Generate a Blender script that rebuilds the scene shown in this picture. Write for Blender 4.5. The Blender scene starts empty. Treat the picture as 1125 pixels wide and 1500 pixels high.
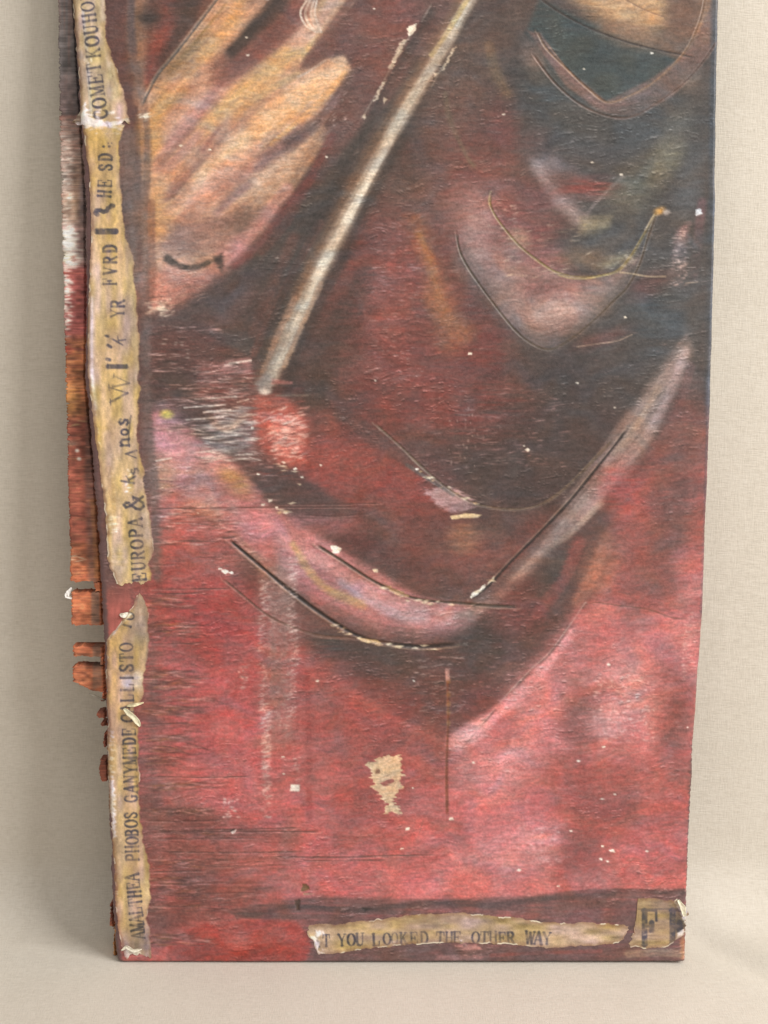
import bpy, math
import numpy as np

# ------------------------------------------------------------------ camera, light, exposure
scene = bpy.context.scene
col = scene.collection
LEAN = math.radians(4.0)            # the board leans back this far

cam = bpy.data.objects.new('camera', bpy.data.cameras.new('camera'))
cam.data.sensor_fit = 'VERTICAL'
cam.data.sensor_height = 24.0
cam.data.lens = 12.0 / math.tan(math.radians(20.0))
cam.location = (0.0, -0.39324, 0.22512)
cam.rotation_euler = (math.radians(90 - 12.0), 0, 0)
cam.data.clip_start = 0.01
cam.data.clip_end = 50
col.objects.link(cam)
scene.camera = cam

world = bpy.data.worlds.new('World')
scene.world = world
world.use_nodes = True
world.node_tree.nodes['Background'].inputs[0].default_value = (1.0, 0.945, 0.875, 1)
world.node_tree.nodes['Background'].inputs[1].default_value = 0.45

def area_light(name, loc, target, size, size_y, watts, colour):
    d = bpy.data.lights.new(name, 'AREA')
    d.shape = 'RECTANGLE'; d.size = size; d.size_y = size_y; d.energy = watts; d.color = colour
    o = bpy.data.objects.new(name, d); col.objects.link(o)
    o.location = loc
    v = np.array(target) - np.array(loc)
    o.rotation_euler = (math.acos(-v[2] / np.linalg.norm(v)), 0, math.atan2(v[1], v[0]) - math.pi / 2)
    return o
# a big soft window to the side and above, as the shadow thrown on the cloth shows
area_light('window_light', (1.0, -0.62, 0.75), (0.0, 0.0, 0.12), 0.62, 0.62, 19.6, (1.0, 0.975, 0.945))

# unseen overhead lamp, added to draw glints from the raised grain
area_light('overhead_glint_light', (0.12, -0.62, 1.15), (0.0, 0.0, 0.15), 0.5, 0.35, 2.2, (1.0, 0.98, 0.95))

scene.view_settings.view_transform = 'Standard'
scene.view_settings.look = 'None'
scene.view_settings.exposure = 0.0
scene.view_settings.gamma = 1.0

# ------------------------------------------------------------------ materials
def new_mat(name):
    m = bpy.data.materials.new(name); m.use_nodes = True
    nt = m.node_tree; b = nt.nodes['Principled BSDF']
    return m, nt, b

def noise_node(nt, vec, scale, detail=4, rough=.6, dist=0.):
    n = nt.nodes.new('ShaderNodeTexNoise')
    n.inputs['Scale'].default_value = scale; n.inputs['Detail'].default_value = detail
    n.inputs['Roughness'].default_value = rough; n.inputs['Distortion'].default_value = dist
    nt.links.new(vec, n.inputs['Vector'])
    return n.outputs['Fac']

def mapped(nt, scale, rot=(0, 0, 0)):
    t = nt.nodes.new('ShaderNodeTexCoord'); m = nt.nodes.new('ShaderNodeMapping')
    m.inputs['Scale'].default_value = scale; m.inputs['Rotation'].default_value = rot
    nt.links.new(t.outputs['Object'], m.inputs['Vector'])
    return m.outputs['Vector']

def math_node(nt, op, a, b):
    n = nt.nodes.new('ShaderNodeMath'); n.operation = op
    for i, v in enumerate((a, b)):
        if isinstance(v, (int, float)):
            n.inputs[i].default_value = v
        else:
            nt.links.new(v, n.inputs[i])
    return n.outputs[0]

def ramp(nt, fac, stops):
    r = nt.nodes.new('ShaderNodeValToRGB')
    e = r.color_ramp.elements
    e[0].position, e[0].color = stops[0][0], (*stops[0][1], 1)
    e[1].position, e[1].color = stops[-1][0], (*stops[-1][1], 1)
    for p, c in stops[1:-1]:
        k = e.new(p); k.color = (*c, 1)
    nt.links.new(fac, r.inputs[0])
    return r.outputs[0]

def painted_material(name, rough0, rough1, bump, spec, grain=(9., 1.6, 1.6)):
    """colour from the brush work stored on the surface, with grain, gloss and fine relief from noise"""
    m, nt, b = new_mat(name)
    at = nt.nodes.new('ShaderNodeAttribute'); at.attribute_name = 'paint'
    v1 = mapped(nt, (1000 / grain[0], 1000 / grain[1], 1000 / grain[2])); v2 = mapped(nt, (1000, 1000, 1000))
    g = noise_node(nt, v1, 1.0, 5, .65); f = noise_node(nt, v2, 2.2, 4, .7)
    sm = math_node(nt, 'ADD', math_node(nt, 'MULTIPLY', g, .5), math_node(nt, 'MULTIPLY', f, .5))
    mul = nt.nodes.new('ShaderNodeMix'); mul.data_type = 'RGBA'; mul.blend_type = 'MULTIPLY'
    mul.inputs['Factor'].default_value = 1
    nt.links.new(at.outputs['Color'], mul.inputs['A'])
    nt.links.new(ramp(nt, sm, [(.34, (.78, .77, .76)), (.5, (1, 1, 1)), (.66, (1.13, 1.11, 1.10))]), mul.inputs['B'])
    nt.links.new(mul.outputs['Result'], b.inputs['Base Color'])
    r = nt.nodes.new('ShaderNodeMapRange'); nt.links.new(sm, r.inputs[0])
    r.inputs[1].default_value = .3; r.inputs[2].default_value = .7; r.inputs[3].default_value = rough0; r.inputs[4].default_value = rough1
    nt.links.new(r.outputs[0], b.inputs['Roughness'])
    b.inputs['Specular IOR Level'].default_value = spec
    bp = nt.nodes.new('ShaderNodeBump'); bp.inputs['Strength'].default_value = bump; bp.inputs['Distance'].default_value = .0004
    nt.links.new(sm, bp.inputs['Height']); nt.links.new(bp.outputs[0], b.inputs['Normal'])
    return m

def linen_material():
    m, nt, b = new_mat('linen')
    weft = noise_node(nt, mapped(nt, (420, 3000, 3000)), 1.0, 2, .5)         # horizontal threads with slubs
    warp = noise_node(nt, mapped(nt, (3000, 420, 420)), 1.0, 2, .5)           # vertical threads
    band = noise_node(nt, mapped(nt, (170, 8, 8)), 1.0, 3, .6)              # denser and thinner strips
    band2 = noise_node(nt, mapped(nt, (6, 260, 260)), 1.0, 3, .6)
    big = noise_node(nt, mapped(nt, (14, 14, 14)), 1.0, 3, .5)
    th = math_node(nt, 'ADD', math_node(nt, 'MULTIPLY', weft, .60), math_node(nt, 'MULTIPLY', warp, .40))
    bd = math_node(nt, 'ADD', math_node(nt, 'MULTIPLY', band, .5), math_node(nt, 'MULTIPLY', band2, .5))
    allv = math_node(nt, 'ADD', math_node(nt, 'MULTIPLY', th, .62), math_node(nt, 'ADD', math_node(nt, 'MULTIPLY', bd, .14), math_node(nt, 'MULTIPLY', big, .24)))
    c = ramp(nt, allv, [(.37, (.56, .512, .44)), (.5, (.632, .582, .507)), (.63, (.685, .638, .565))])
    nt.links.new(c, b.inputs['Base Color'])
    b.inputs['Roughness'].default_value = .92
    b.inputs['Specular IOR Level'].default_value = .15
    b.inputs['Sheen Weight'].default_value = .15
    bp = nt.nodes.new('ShaderNodeBump'); bp.inputs['Strength'].default_value = .55; bp.inputs['Distance'].default_value = .0003
    nt.links.new(th, bp.inputs['Height']); nt.links.new(bp.outputs[0], b.inputs['Normal'])
    return m

PAINT = painted_material('varnished paint', .28, .62, .24, .46)
PAPER = painted_material('aged paper', .5, .8, .45, .35, (2.5, 2.5, 2.5))
WOOD = painted_material('painted ply', .45, .75, .6, .35, (8., 1.1, 1.1))
LINEN = linen_material()

# ------------------------------------------------------------------ the cloth: floor sweeping up into a wall
def smooth_mesh(name, verts, faces, mat, parent=None, cols=None):
    me = bpy.data.meshes.new(name)
    verts = np.ascontiguousarray(verts, np.float32); faces = np.ascontiguousarray(faces, np.int32)
    me.vertices.add(len(verts)); me.vertices.foreach_set('co', verts.ravel())
    n = faces.shape[1]
    me.loops.add(faces.size); me.loops.foreach_set('vertex_index', faces.ravel())
    me.polygons.add(len(faces)); me.polygons.foreach_set('loop_start', np.arange(0, faces.size, n, dtype=np.int32))
    me.polygons.foreach_set('use_smooth', np.ones(len(faces), bool))
    me.update(calc_edges=True); me.validate()
    if cols is not None:
        a = me.color_attributes.new('paint', 'FLOAT_COLOR', 'POINT')
        a.data.foreach_set('color', np.ascontiguousarray(np.c_[cols, np.ones(len(cols))], np.float32).ravel())
    me.materials.append(mat)
    o = bpy.data.objects.new(name, me); col.objects.link(o)
    if parent:
        o.parent = parent
    return o

def grid_faces(ny, nx, flip=False):
    i = np.arange(ny * nx).reshape(ny, nx)
    f = np.stack([i[:-1, :-1], i[1:, :-1], i[1:, 1:], i[:-1, 1:]], -1).reshape(-1, 4)
    return f[:, ::-1] if flip else f

WALL_Y = 0.034
def build_cloth():
    R = .020
    prof = [(-y, 0.) for y in np.linspace(1.2, .12, 14)] + [(y, 0.) for y in np.linspace(-.115, WALL_Y - R, 60)]
    prof += [(WALL_Y - R + R * math.sin(t), R - R * math.cos(t)) for t in np.linspace(0, math.pi / 2, 18)[1:]]
    prof += [(WALL_Y, z) for z in np.linspace(R + .004, .42, 110)] + [(WALL_Y, z) for z in np.linspace(.46, 1.3, 14)]
    prof = np.array(prof)
    xs = np.r_[np.linspace(-1.2, -.2, 14), np.linspace(-.19, .19, 130), np.linspace(.2, 1.2, 14)]
    Xg, Py = np.meshgrid(xs, prof[:, 0]); _, Pz = np.meshgrid(xs, prof[:, 1])
    up = smooth(0, .03, Pz); k = 1000.
    w = (vnoise(Xg * 16 + 9, (Pz * 9 + Py * 14) + 40, 61) - .5) * .0030 + (vnoise(Xg * 55 + 9, (Pz * 20 + Py * 50) + 40, 62) - .5) * .0009
    # the cloth drapes in a slight crease running out from the board's foot
    crease = np.exp(-(((Xg - .108) * .8 + (Py - .006) * .6) / .006) ** 2) * np.exp(-((Xg - .10) / .035) ** 2) * .0014
    calm = smooth(.0, .016, np.abs(Xg) - .080) * .8 + .2
    Pz = Pz + (1 - up) * (np.abs(w) * -.7 * calm - crease * calm); Py = Py + up * w * .7
    Pz = np.where((np.abs(Xg) < .1) & (Py > -.012) & (Py < .012), np.minimum(Pz, .0002 - .0001), Pz)
    o = smooth_mesh('backdrop_cloth', np.stack([Xg, Py, Pz], -1).reshape(-1, 3), grid_faces(*Xg.shape, flip=True), LINEN)
    o['kind'] = 'structure'
    return o
# ------------------------------------------------------------------ PAINT BEGIN
# The picture painted on the board, built up stroke by stroke on a canvas whose
# unit is about 0.2 mm.  TOP rows of margin continue the painting upwards.
TOP = 160
CW, CH = 1125, 1430 + TOP
rng = np.random.RandomState(7)
_lat = np.random.RandomState(3).rand(256, 256).astype(np.float32)

def vnoise(x, y, seed=0):
    """smooth value noise in 0..1 for coordinate arrays"""
    x = x + seed * 17.31; y = y + seed * 9.77
    xi = np.floor(x); yi = np.floor(y)
    fx = (x - xi).astype(np.float32); fy = (y - yi).astype(np.float32)
    fx = fx * fx * (3 - 2 * fx); fy = fy * fy * (3 - 2 * fy)
    xi = xi.astype(np.int32) & 255; yi = yi.astype(np.int32) & 255
    x1 = (xi + 1) & 255; y1 = (yi + 1) & 255
    a = _lat[yi, xi]; b = _lat[yi, x1]; c = _lat[y1, xi]; d = _lat[y1, x1]
    return (a + (b - a) * fx) * (1 - fy) + (c + (d - c) * fx) * fy

def smooth(a, b, x):
    t = np.clip((x - a) / (b - a), 0, 1)
    return t * t * (3 - 2 * t)

def curve(pts, n=7):
    """Catmull-Rom through the points"""
    p = np.array(pts, float)
    if len(p) < 3:
        return p
    q = np.vstack([2 * p[0] - p[1], p, 2 * p[-1] - p[-2]])
    out = []
    for i in range(1, len(q) - 2):
        for t in np.linspace(0, 1, n, endpoint=False):
            a, b, c, d = q[i - 1], q[i], q[i + 1], q[i + 2]
            out.append(.5 * (2 * b + (c - a) * t + (2 * a - 5 * b + 4 * c - d) * t * t + (3 * b - a - 3 * c + d) * t ** 3))
    out.append(q[-2])
    return np.array(out)

class Canvas:
    def __init__(self, w, h, top, base):
        self.w, self.h, self.top = w, h, top
        self.rgb = np.empty((h, w, 3), np.float32); self.rgb[:] = base
        self.hgt = np.zeros((h, w), np.float32)          # relief, mm
        self.seed = 1
    def box(self, x0, y0, x1, y1):
        a = max(int(x0), 0); b = min(int(x1) + 2, self.w)
        c = max(int(y0) + self.top, 0); d = min(int(y1) + 2 + self.top, self.h)
        if b <= a or d <= c:
            return None
        Y, X = np.mgrid[c:d, a:b].astype(np.float32)
        return (slice(c, d), slice(a, b)), X, Y - self.top
    def mix(self, sl, col, al):
        c = np.array(col, np.float32)
        self.rgb[sl] += (c - self.rgb[sl]) * al[..., None]
    def field(self, pts, w, pad=0):
        """distance to a polyline, arc length along it and width there"""
        p = curve(pts); m = np.max(w) + pad
        bx = self.box(p[:, 0].min() - m, p[:, 1].min() - m, p[:, 0].max() + m, p[:, 1].max() + m)
        if bx is None:
            return None
        sl, X, Y = bx
        D = np.full(X.shape, 1e9, np.float32); S = np.zeros_like(D); Dl = np.zeros_like(D)
        seg = np.hypot(*np.diff(p, axis=0).T); L = np.r_[0, np.cumsum(seg)]
        for i in range(len(p) - 1):
            (ax, ay), (bx_, by_) = p[i], p[i + 1]
            dx, dy = bx_ - ax, by_ - ay; l2 = dx * dx + dy * dy + 1e-6
            t = np.clip(((X - ax) * dx + (Y - ay) * dy) / l2, 0, 1)
            ex, ey = X - ax - t * dx, Y - ay - t * dy
            d = np.sqrt(ex * ex + ey * ey); k = d < D
            D[k] = d[k]; S[k] = (L[i] + t * seg[i])[k]
            Dl[k] = (d * np.sign(dx * ey - dy * ex))[k]
        return sl, D, S, Dl, L[-1]
    def S(self, col, w, pts, a=1., soft=.7, streak=.35, ln=60., sh=3., taper=0.):
        """a brush stroke; w is the half width (or start, end)"""
        w0, w1 = (w, w) if np.isscalar(w) else w
        f = self.field(pts, max(w0, w1) * 1.55)
        if f is None:
            return
        sl, D, Sx, Dl, L = f
        self.seed += 1
        W = (w0 + (w1 - w0) * Sx / max(L, 1)) * (1 + .3 * max(soft - .5, 0) / .5)
        W = W * (.85 + .3 * vnoise(Sx / 45, Sx * 0, self.seed))
        al = 1 - smooth(1 - soft, 1.0, D / W)
        if taper:
            al = al * smooth(0, taper * L, Sx) * smooth(0, taper * L, L - Sx)
        if streak:
            n = vnoise(Sx / ln, Dl / sh, self.seed) * .6 + vnoise(Sx / (ln * .3), Dl / (sh * .45), self.seed + 5) * .4
            al = al * np.clip(1 - streak * 2.2 * (n - .32), 0, 1)
        self.mix(sl, col, np.clip(al * a, 0, 1))
    def B(self, col, x, y, rx, ry, ang=0, a=1., streak=.3, dirn=0, ln=40., sh=4.):
        """a soft patch of colour"""
        m = max(rx, ry) * 1.7
        bx = self.box(x - m, y - m, x + m, y + m)
        if bx is None:
            return
        sl, X, Y = bx
        self.seed += 1
        c, s = math.cos(math.radians(ang)), math.sin(math.radians(ang))
        U = ((X - x) * c + (Y - y) * s) / rx; V = (-(X - x) * s + (Y - y) * c) / ry
        r2 = U * U + V * V
        al = np.exp(-.75 * r2 ** 1.5) * (1 - smooth(1.9, 2.8, r2))
        if streak:
            c, s = math.cos(math.radians(dirn)), math.sin(math.radians(dirn))
            n = vnoise(((X) * c + (Y) * s) / ln, (-(X) * s + (Y) * c) / sh, self.seed)
            al = al * np.clip(1 - streak * 2 * (n - .4), 0, 1.2)
        self.mix(sl, col, np.clip(al * a, 0, 1))
    def P(self, col, pts, feather=4., a=1., streak=.25, dirn=0, ln=50., sh=3., jag=0.):
        """a filled shape with soft or ragged edges"""
        p = np.array(pts, float); m = feather * 3 + jag + 2
        bx = self.box(p[:, 0].min() - m, p[:, 1].min() - m, p[:, 0].max() + m, p[:, 1].max() + m)
        if bx is None:
            return None
        sl, X, Y = bx
        self.seed += 1
        if jag:
            X = X + (vnoise(X / 9, Y / 2.2, self.seed) - .5) * 2 * jag
            Y = Y + (vnoise(X / 5, Y / 5, self.seed + 3) - .5) * jag
        ins = np.zeros(X.shape, bool); dm = np.full(X.shape, 1e9, np.float32)
        for i in range(len(p)):
            (ax, ay), (b_x, by_) = p[i], p[(i + 1) % len(p)]
            if ay != by_:
                k = ((ay > Y) != (by_ > Y)) & (X < (b_x - ax) * (Y - ay) / (by_ - ay) + ax)
                ins ^= k
            dx, dy = b_x - ax, by_ - ay; l2 = dx * dx + dy * dy + 1e-6
            t = np.clip(((X - ax) * dx + (Y - ay) * dy) / l2, 0, 1)
            dm = np.minimum(dm, np.hypot(X - ax - t * dx, Y - ay - t * dy))
        sd = np.where(ins, dm, -dm)
        al = smooth(-feather, feather, sd)
        if streak:
            c, s = math.cos(math.radians(dirn)), math.sin(math.radians(dirn))
            n = vnoise((X * c + Y * s) / ln, (-X * s + Y * c) / sh, self.seed + 9)
            al = al * np.clip(1 - streak * 2 * (n - .4), 0, 1)
        self.mix(sl, col, np.clip(al * a, 0, 1))
        return sl, al
    def G(self, pts, w, depth, col=None, a=.8, lip=None, broken=0.):
        """an incised or pressed line: a groove in the relief with its own colour"""
        f = self.field(pts, w * 3, 3)
        if f is None:
            return
        sl, D, Sx, Dl, L = f
        self.seed += 1
        n = vnoise(Sx / 25, Sx * 0, self.seed)
        k = 1 - smooth(.35, 1.1, D / (w * (.7 + .6 * n)))
        if broken:
            k = k * smooth(broken - .12, broken + .12, vnoise(Sx / 11, Sx * 0, self.seed + 2))
        k = k * smooth(0, 12, Sx) * smooth(0, 12, L - Sx)
        self.hgt[sl] -= depth * k
        if lip:                                         # paint pushed up beside the groove
            self.hgt[sl] += depth * .5 * np.exp(-((np.abs(Dl) - w * 1.5) / (w * .6)) ** 2)
            self.mix(sl, lip, np.clip(.5 * np.exp(-((Dl - w * 1.3) / (w * .6)) ** 2) * (.3 + n), 0, 1))
        if col is not None:
            self.mix(sl, col, k * a)
    def flecks(self, col, x0, y0, x1, y1, n, ln=(4, 14), w=.9, a=.8, ang=0, up=.0):
        """short dry scratches, abraded ridges, and ridge glints painted in pale"""
        for _ in range(n):
            x, y = rng.uniform(x0, x1), rng.uniform(y0, y1); l = rng.uniform(*ln)
            t = math.radians(ang + rng.normal(0, 7))
            ww = w * rng.uniform(.6, 1.4)
            bx = self.box(x - l, y - 4 - l * abs(math.sin(t)), x + l, y + 4 + l * abs(math.sin(t)))
            if bx is None:
                continue
            sl, X, Y = bx
            U = (X - x) * math.cos(t) + (Y - y) * math.sin(t); V = -(X - x) * math.sin(t) + (Y - y) * math.cos(t)
            k = np.exp(-(V / ww) ** 2) * np.clip(1.3 - np.abs(U) / (l * .5), 0, 1)
            k = np.clip(k * rng.uniform(.5, 1.2), 0, 1)
            self.mix(sl, col, k * a)
            if up:
                self.hgt[sl] += up * k
    def chip(self, col, pts, depth=.12, jag=3., feather=.8, a=.95, streak=.1):
        r = self.P(col, pts, feather, a, streak, jag=jag)
        if r:
            self.hgt[r[0]] -= depth * r[1]

def paint_picture():
    c = Canvas(CW, CH, TOP, (108, 72, 66))
    S, B, P, G = c.S, c.B, c.P, c.G
    # ---- broad underpainting, warm browns above, reds below
    B((84, 66, 62), 640, 250, 420, 330, a=.9)
    B((74, 72, 72), 930, 200, 200, 330, a=1)
    B((70, 68, 68), 1000, 470, 130, 300, a=.9)
    B((88, 64, 60), 720, 600, 260, 200, a=.9)
    B((76, 62, 60), 800, 620, 150, 130, a=.9)
    P((182, 92, 89), [(205, 800), (330, 850), (480, 960), (640, 1090), (760, 1010), (900, 860), (1035, 640), (1060, 1440), (150, 1440)], 40, 1, .1)
    B((118, 66, 60), 600, 480, 130, 180, a=.75)
    B((132, 60, 55), 560, 520, 70, 110, a=.7, streak=.5)
    B((128, 58, 54), 650, 470, 90, 90, a=.5, streak=.5)
    B((150, 72, 64), 560, 440, 40, 110, a=.5, streak=.6)
    # ---- top left: the brown ground beside the printed strip
    P((112, 74, 62), [(205, -170), (420, -170), (320, 0), (215, 165), (200, 180)], 10, .9, .3, dirn=110)
    S((160, 120, 96), 13, [(212, -120), (204, 20), (206, 80), (206, 150)], .8, .9)
    S((146, 66, 58), 17, [(262, -60), (246, 30), (230, 80), (220, 120)], .6, 1)
    B((70, 58, 54), 216, 28, 20, 15, a=.9); B((74, 60, 54), 268, 16, 22, 30, a=.6)
    S((66, 55, 50), 12, [(300, -60), (280, 18), (236, 92)], .55, .9)
    B((120, 84, 60), 196, 60, 10, 60, a=.6)
    # ---- the feathered hand
    P((192, 143, 112), [(205, 150), (322, -6), (420, -150), (640, -150), (520, 8), (452, 92), (506, 84), (514, 112), (470, 190), (400, 300), (332, 384), (262, 446), (214, 462)], 5, 1, .12, dirn=-50, ln=70)
    S((205, 150, 92), (26, 16), [(400, -130), (350, 10), (318, 70), (280, 120), (235, 165)], .8, .8, ln=120)
    S((150, 116, 72), (10, 16), [(330, 12), (290, 60), (262, 92), (232, 130)], .85, .9, ln=90)
    S((122, 92, 58), (8, 12), [(300, 52), (262, 88), (236, 120)], .6, .9)
    S((214, 158, 100), 9, [(385, -60), (352, 20), (320, 62), (296, 80)], .9, .8)
    S((196, 150, 128), 18, [(330, 90), (290, 140), (250, 185), (228, 230)], .7, .9)
    B((192, 138, 66), 222, 200, 18, 36, a=.95); S((200, 146, 70), 8, [(232, 172), (226, 205), (214, 262)], .8)
    S((205, 152, 135), 10, [(318, 128), (268, 190), (236, 236)], .6)
    S((170, 122, 120), (7, 10), [(330, 118), (296, 160), (256, 205), (228, 250)], .75, .9)
    S((150, 104, 96), 5, [(300, 170), (262, 212), (232, 244)], .7, .9)
    hand = [(205, 150), (322, -6), (420, -150), (640, -150), (520, 8), (452, 92), (506, 84), (514, 112), (470, 190), (400, 300), (332, 384), (262, 446), (214, 462)]
    P((180, 126, 104), hand, 5, .30, 1.0, dirn=-50, ln=70, sh=4); P((146, 104, 92), hand, 5, .22, 1.25, dirn=-48, ln=60, sh=3); P((214, 166, 128), hand, 5, .3, 1.25, dirn=-52, ln=60, sh=3)
    # dark cleft between the fingers
    S((122, 80, 70), (34, 22), [(500, -120), (440, -12), (392, 52), (348, 88), (306, 122)], .9, .9, .5, 80, 3, taper=.08)
    S((130, 78, 70), (20, 12), [(462, -6), (402, 58), (352, 96), (320, 112)], .65, .95, taper=.1)
    S((64, 58, 56), (26, 13), [(470, -110), (412, 2), (372, 48), (328, 92)], .9, .95, taper=.06)
    S((62, 58, 55), 9, [(380, 34), (350, 70), (332, 88)], .8, .8, taper=.1)
    B((172, 132, 112), 372, 8, 14, 14, a=.7)
    S((180, 142, 130), 8, [(460, 22), (432, 52), (410, 66)], .4)
    # second finger, gold above and peach below
    S((202, 156, 100), (20, 18), [(520, -110), (462, 50), (400, 98), (340, 150), (300, 190)], .9, .7, ln=140)
    S((204, 152, 134), (24, 16), [(560, -130), (492, 8), (466, 42), (440, 62)], .9, .6)
    S((196, 160, 108), 8, [(504, 2), (478, 40), (446, 84)], .7)
    S((160, 134, 94), 8, [(436, 112), (390, 138), (352, 168)], .6, .9)
    S((222, 170, 126), (26, 20), [(496, 108), (430, 150), (378, 182), (328, 232), (296, 262)], 1, .7, ln=140)
    S((226, 178, 128), 12, [(430, 160), (376, 198), (330, 240)], .7)
    S((206, 148, 92), 7, [(506, 112), (470, 152), (440, 180), (400, 214)], .8)
    S((176, 126, 108), (10, 14), [(366, 168), (316, 204), (284, 246)], .7)
    S((150, 100, 88), (5, 9), [(322, 192), (284, 240), (252, 284), (222, 306)], .8, .9)
    S((200, 146, 110), 10, [(290, 230), (250, 266), (222, 290)], .7)
    S((216, 150, 124), 16, [(372, 218), (330, 250), (282, 292), (240, 330)], .75)
    S((190, 128, 104), 15, [(386, 236), (340, 268), (300, 300), (262, 330)], .8)
    S((214, 170, 136), 9, [(300, 262), (272, 296), (246, 322)], .8, streak=.6)
    S((150, 118, 118), (7, 9), [(372, 268), (344, 290), (318, 316)], .75)
    S((198, 156, 128), 12, [(440, 222), (400, 244), (360, 284), (320, 318)], .8)
    S((190, 140, 104), 16, [(472, 200), (430, 262), (396, 300), (352, 330)], .7)
    B((200, 142, 90), 232, 326, 22, 34, a=.9); B((206, 152, 104), 228, 296, 12, 40, a=.6)
    S((202, 136, 122), 12, [(420, 280), (380, 330), (336, 376), (290, 420)], .75)
    B((152, 114, 98), 346, 340, 52, 26, -35, a=.85, dirn=-8, streak=.5)
    B((160, 122, 116), 280, 350, 46, 22, -25, a=.7, dirn=-8, streak=.5)
    B((128, 100, 82), 352, 326, 24, 12, -30, a=.7)
    B((200, 132, 116), 240, 420, 34, 34, a=.9); B((206, 130, 108), 300, 416, 40, 16, -20, a=.8)
    B((194, 128, 124), 340, 372, 24, 22, a=.7)
    B((196, 140, 104), 226, 384, 14, 30, a=.6)
    P((206, 140, 124), [(212, 428), (262, 420), (300, 425), (258, 448), (246, 462), (222, 458)], 3, .8, .3)
    for q, cc, w_ in [([(322, 122), (280, 168), (236, 222)], (184, 144, 142), 12), ([(300, 190), (262, 230), (224, 262)], (176, 136, 130), 9), ([(390, 150), (346, 176), (312, 214)], (182, 142, 116), 12),
                      ([(356, 232), (306, 276), (262, 312)], (206, 146, 128), 10), ([(430, 200), (384, 238), (340, 276)], (176, 128, 118), 8), ([(452, 176), (410, 214), (372, 244)], (150, 112, 112), 6), ([(300, 330), (262, 352), (228, 370)], (172, 130, 120), 14), ([(402, 300), (360, 346), (322, 372)], (186, 130, 126), 12),
                      ([(470, 40), (420, 84), (376, 112)], (190, 150, 108), 12), ([(322, 40), (286, 86), (256, 120)], (166, 126, 82), 12)]:
        S(cc, w_, q, .65, 1, .55, 50, 2.4, taper=.2)
    S((128, 84, 74), (44, 26), [(520, -140), (446, -14), (398, 48), (350, 90), (300, 130)], .7, .95, .6, 60, 3, taper=.1)
    S((116, 72, 66), (24, 16), [(480, -60), (424, 34), (376, 74), (322, 116)], .8, .95, .5, 50, 3, taper=.12)
    S((66, 58, 55), (24, 11), [(470, -110), (412, 0), (372, 46), (330, 90)], .75, .95, .5, 24, 3, taper=.06)
    S((196, 140, 88), (13, 10), [(372, -60), (346, 18), (318, 60), (292, 92)], .75, .95, .4); S((178, 128, 110), 12, [(300, 100), (268, 148), (236, 190)], .5, 1)
    S((190, 146, 128), (18, 14), [(560, -150), (492, 4), (462, 40), (430, 66)], .8, .9, .3)
    S((124, 88, 78), (9, 12), [(516, 112), (476, 168), (432, 204), (386, 238)], .7, .95, .5, 30, 3)
    S((128, 92, 84), 9, [(400, 232), (350, 280), (310, 316)], .45, 1, .6, 40, 3, taper=.2); S((134, 98, 92), 8, [(332, 180), (282, 238), (240, 290)], .5, 1, .6, 40, 3, taper=.2); S((124, 94, 88), 8, [(290, 180), (250, 226), (226, 262)], .5, 1, .6, 40, 3, taper=.2)
    B((146, 110, 100), 300, 346, 60, 22, -22, a=.65, streak=.8, dirn=-10, ln=20, sh=3); B((128, 96, 84), 352, 326, 34, 18, -35, a=.6, streak=.8, dirn=-10, ln=20, sh=3); B((196, 128, 114), 262, 420, 50, 22, -12, a=.6, streak=.7, sh=3)
    for q, cc, w_, a_ in [([(420, 96), (376, 140), (330, 180)], (206, 156, 102), 16, .6), ([(486, 112), (430, 156), (372, 200), (320, 250)], (220, 168, 122), 17, .75), ([(470, 130), (430, 170), (400, 196)], (208, 150, 94), 8, .6), ([(250, 130), (232, 170), (222, 230)], (198, 146, 86), 16, .7), ([(230, 290), (226, 330), (232, 352)], (204, 146, 92), 14, .7),
                          ([(360, 224), (320, 262), (280, 306)], (208, 144, 116), 13, .6), ([(440, 230), (400, 268), (360, 308)], (190, 142, 108), 13, .6), ([(352, 18), (322, 60), (290, 100)], (204, 150, 96), 11, .6)]:
        S(cc, w_, q, a_, .95, .35, 60, 4, taper=.15)
    S((120, 78, 72), (22, 15), [(470, -30), (430, 26), (388, 70), (344, 106), (300, 136)], .8, .95, .5, 50, 3, taper=.12)
    S((134, 82, 72), 9, [(448, 30), (408, 66), (366, 96)], .6, 1, .4, taper=.15); S((74, 62, 58), (22, 10), [(456, -70), (412, 0), (372, 46), (332, 88)], .5, 1, .6, 24, 3, taper=.06)
    S((136, 96, 92), 10, [(330, 130), (290, 178), (250, 226)], .5, 1, .6, 40, 3, taper=.2)
    B((140, 104, 94), 306, 344, 58, 20, -20, a=.6, streak=.8, dirn=-10, ln=20, sh=3); B((120, 92, 80), 356, 328, 30, 16, -35, a=.55, streak=.8, dirn=-10, ln=20, sh=3); B((190, 124, 112), 250, 424, 44, 26, -12, a=.5, streak=.7, sh=3)
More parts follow.
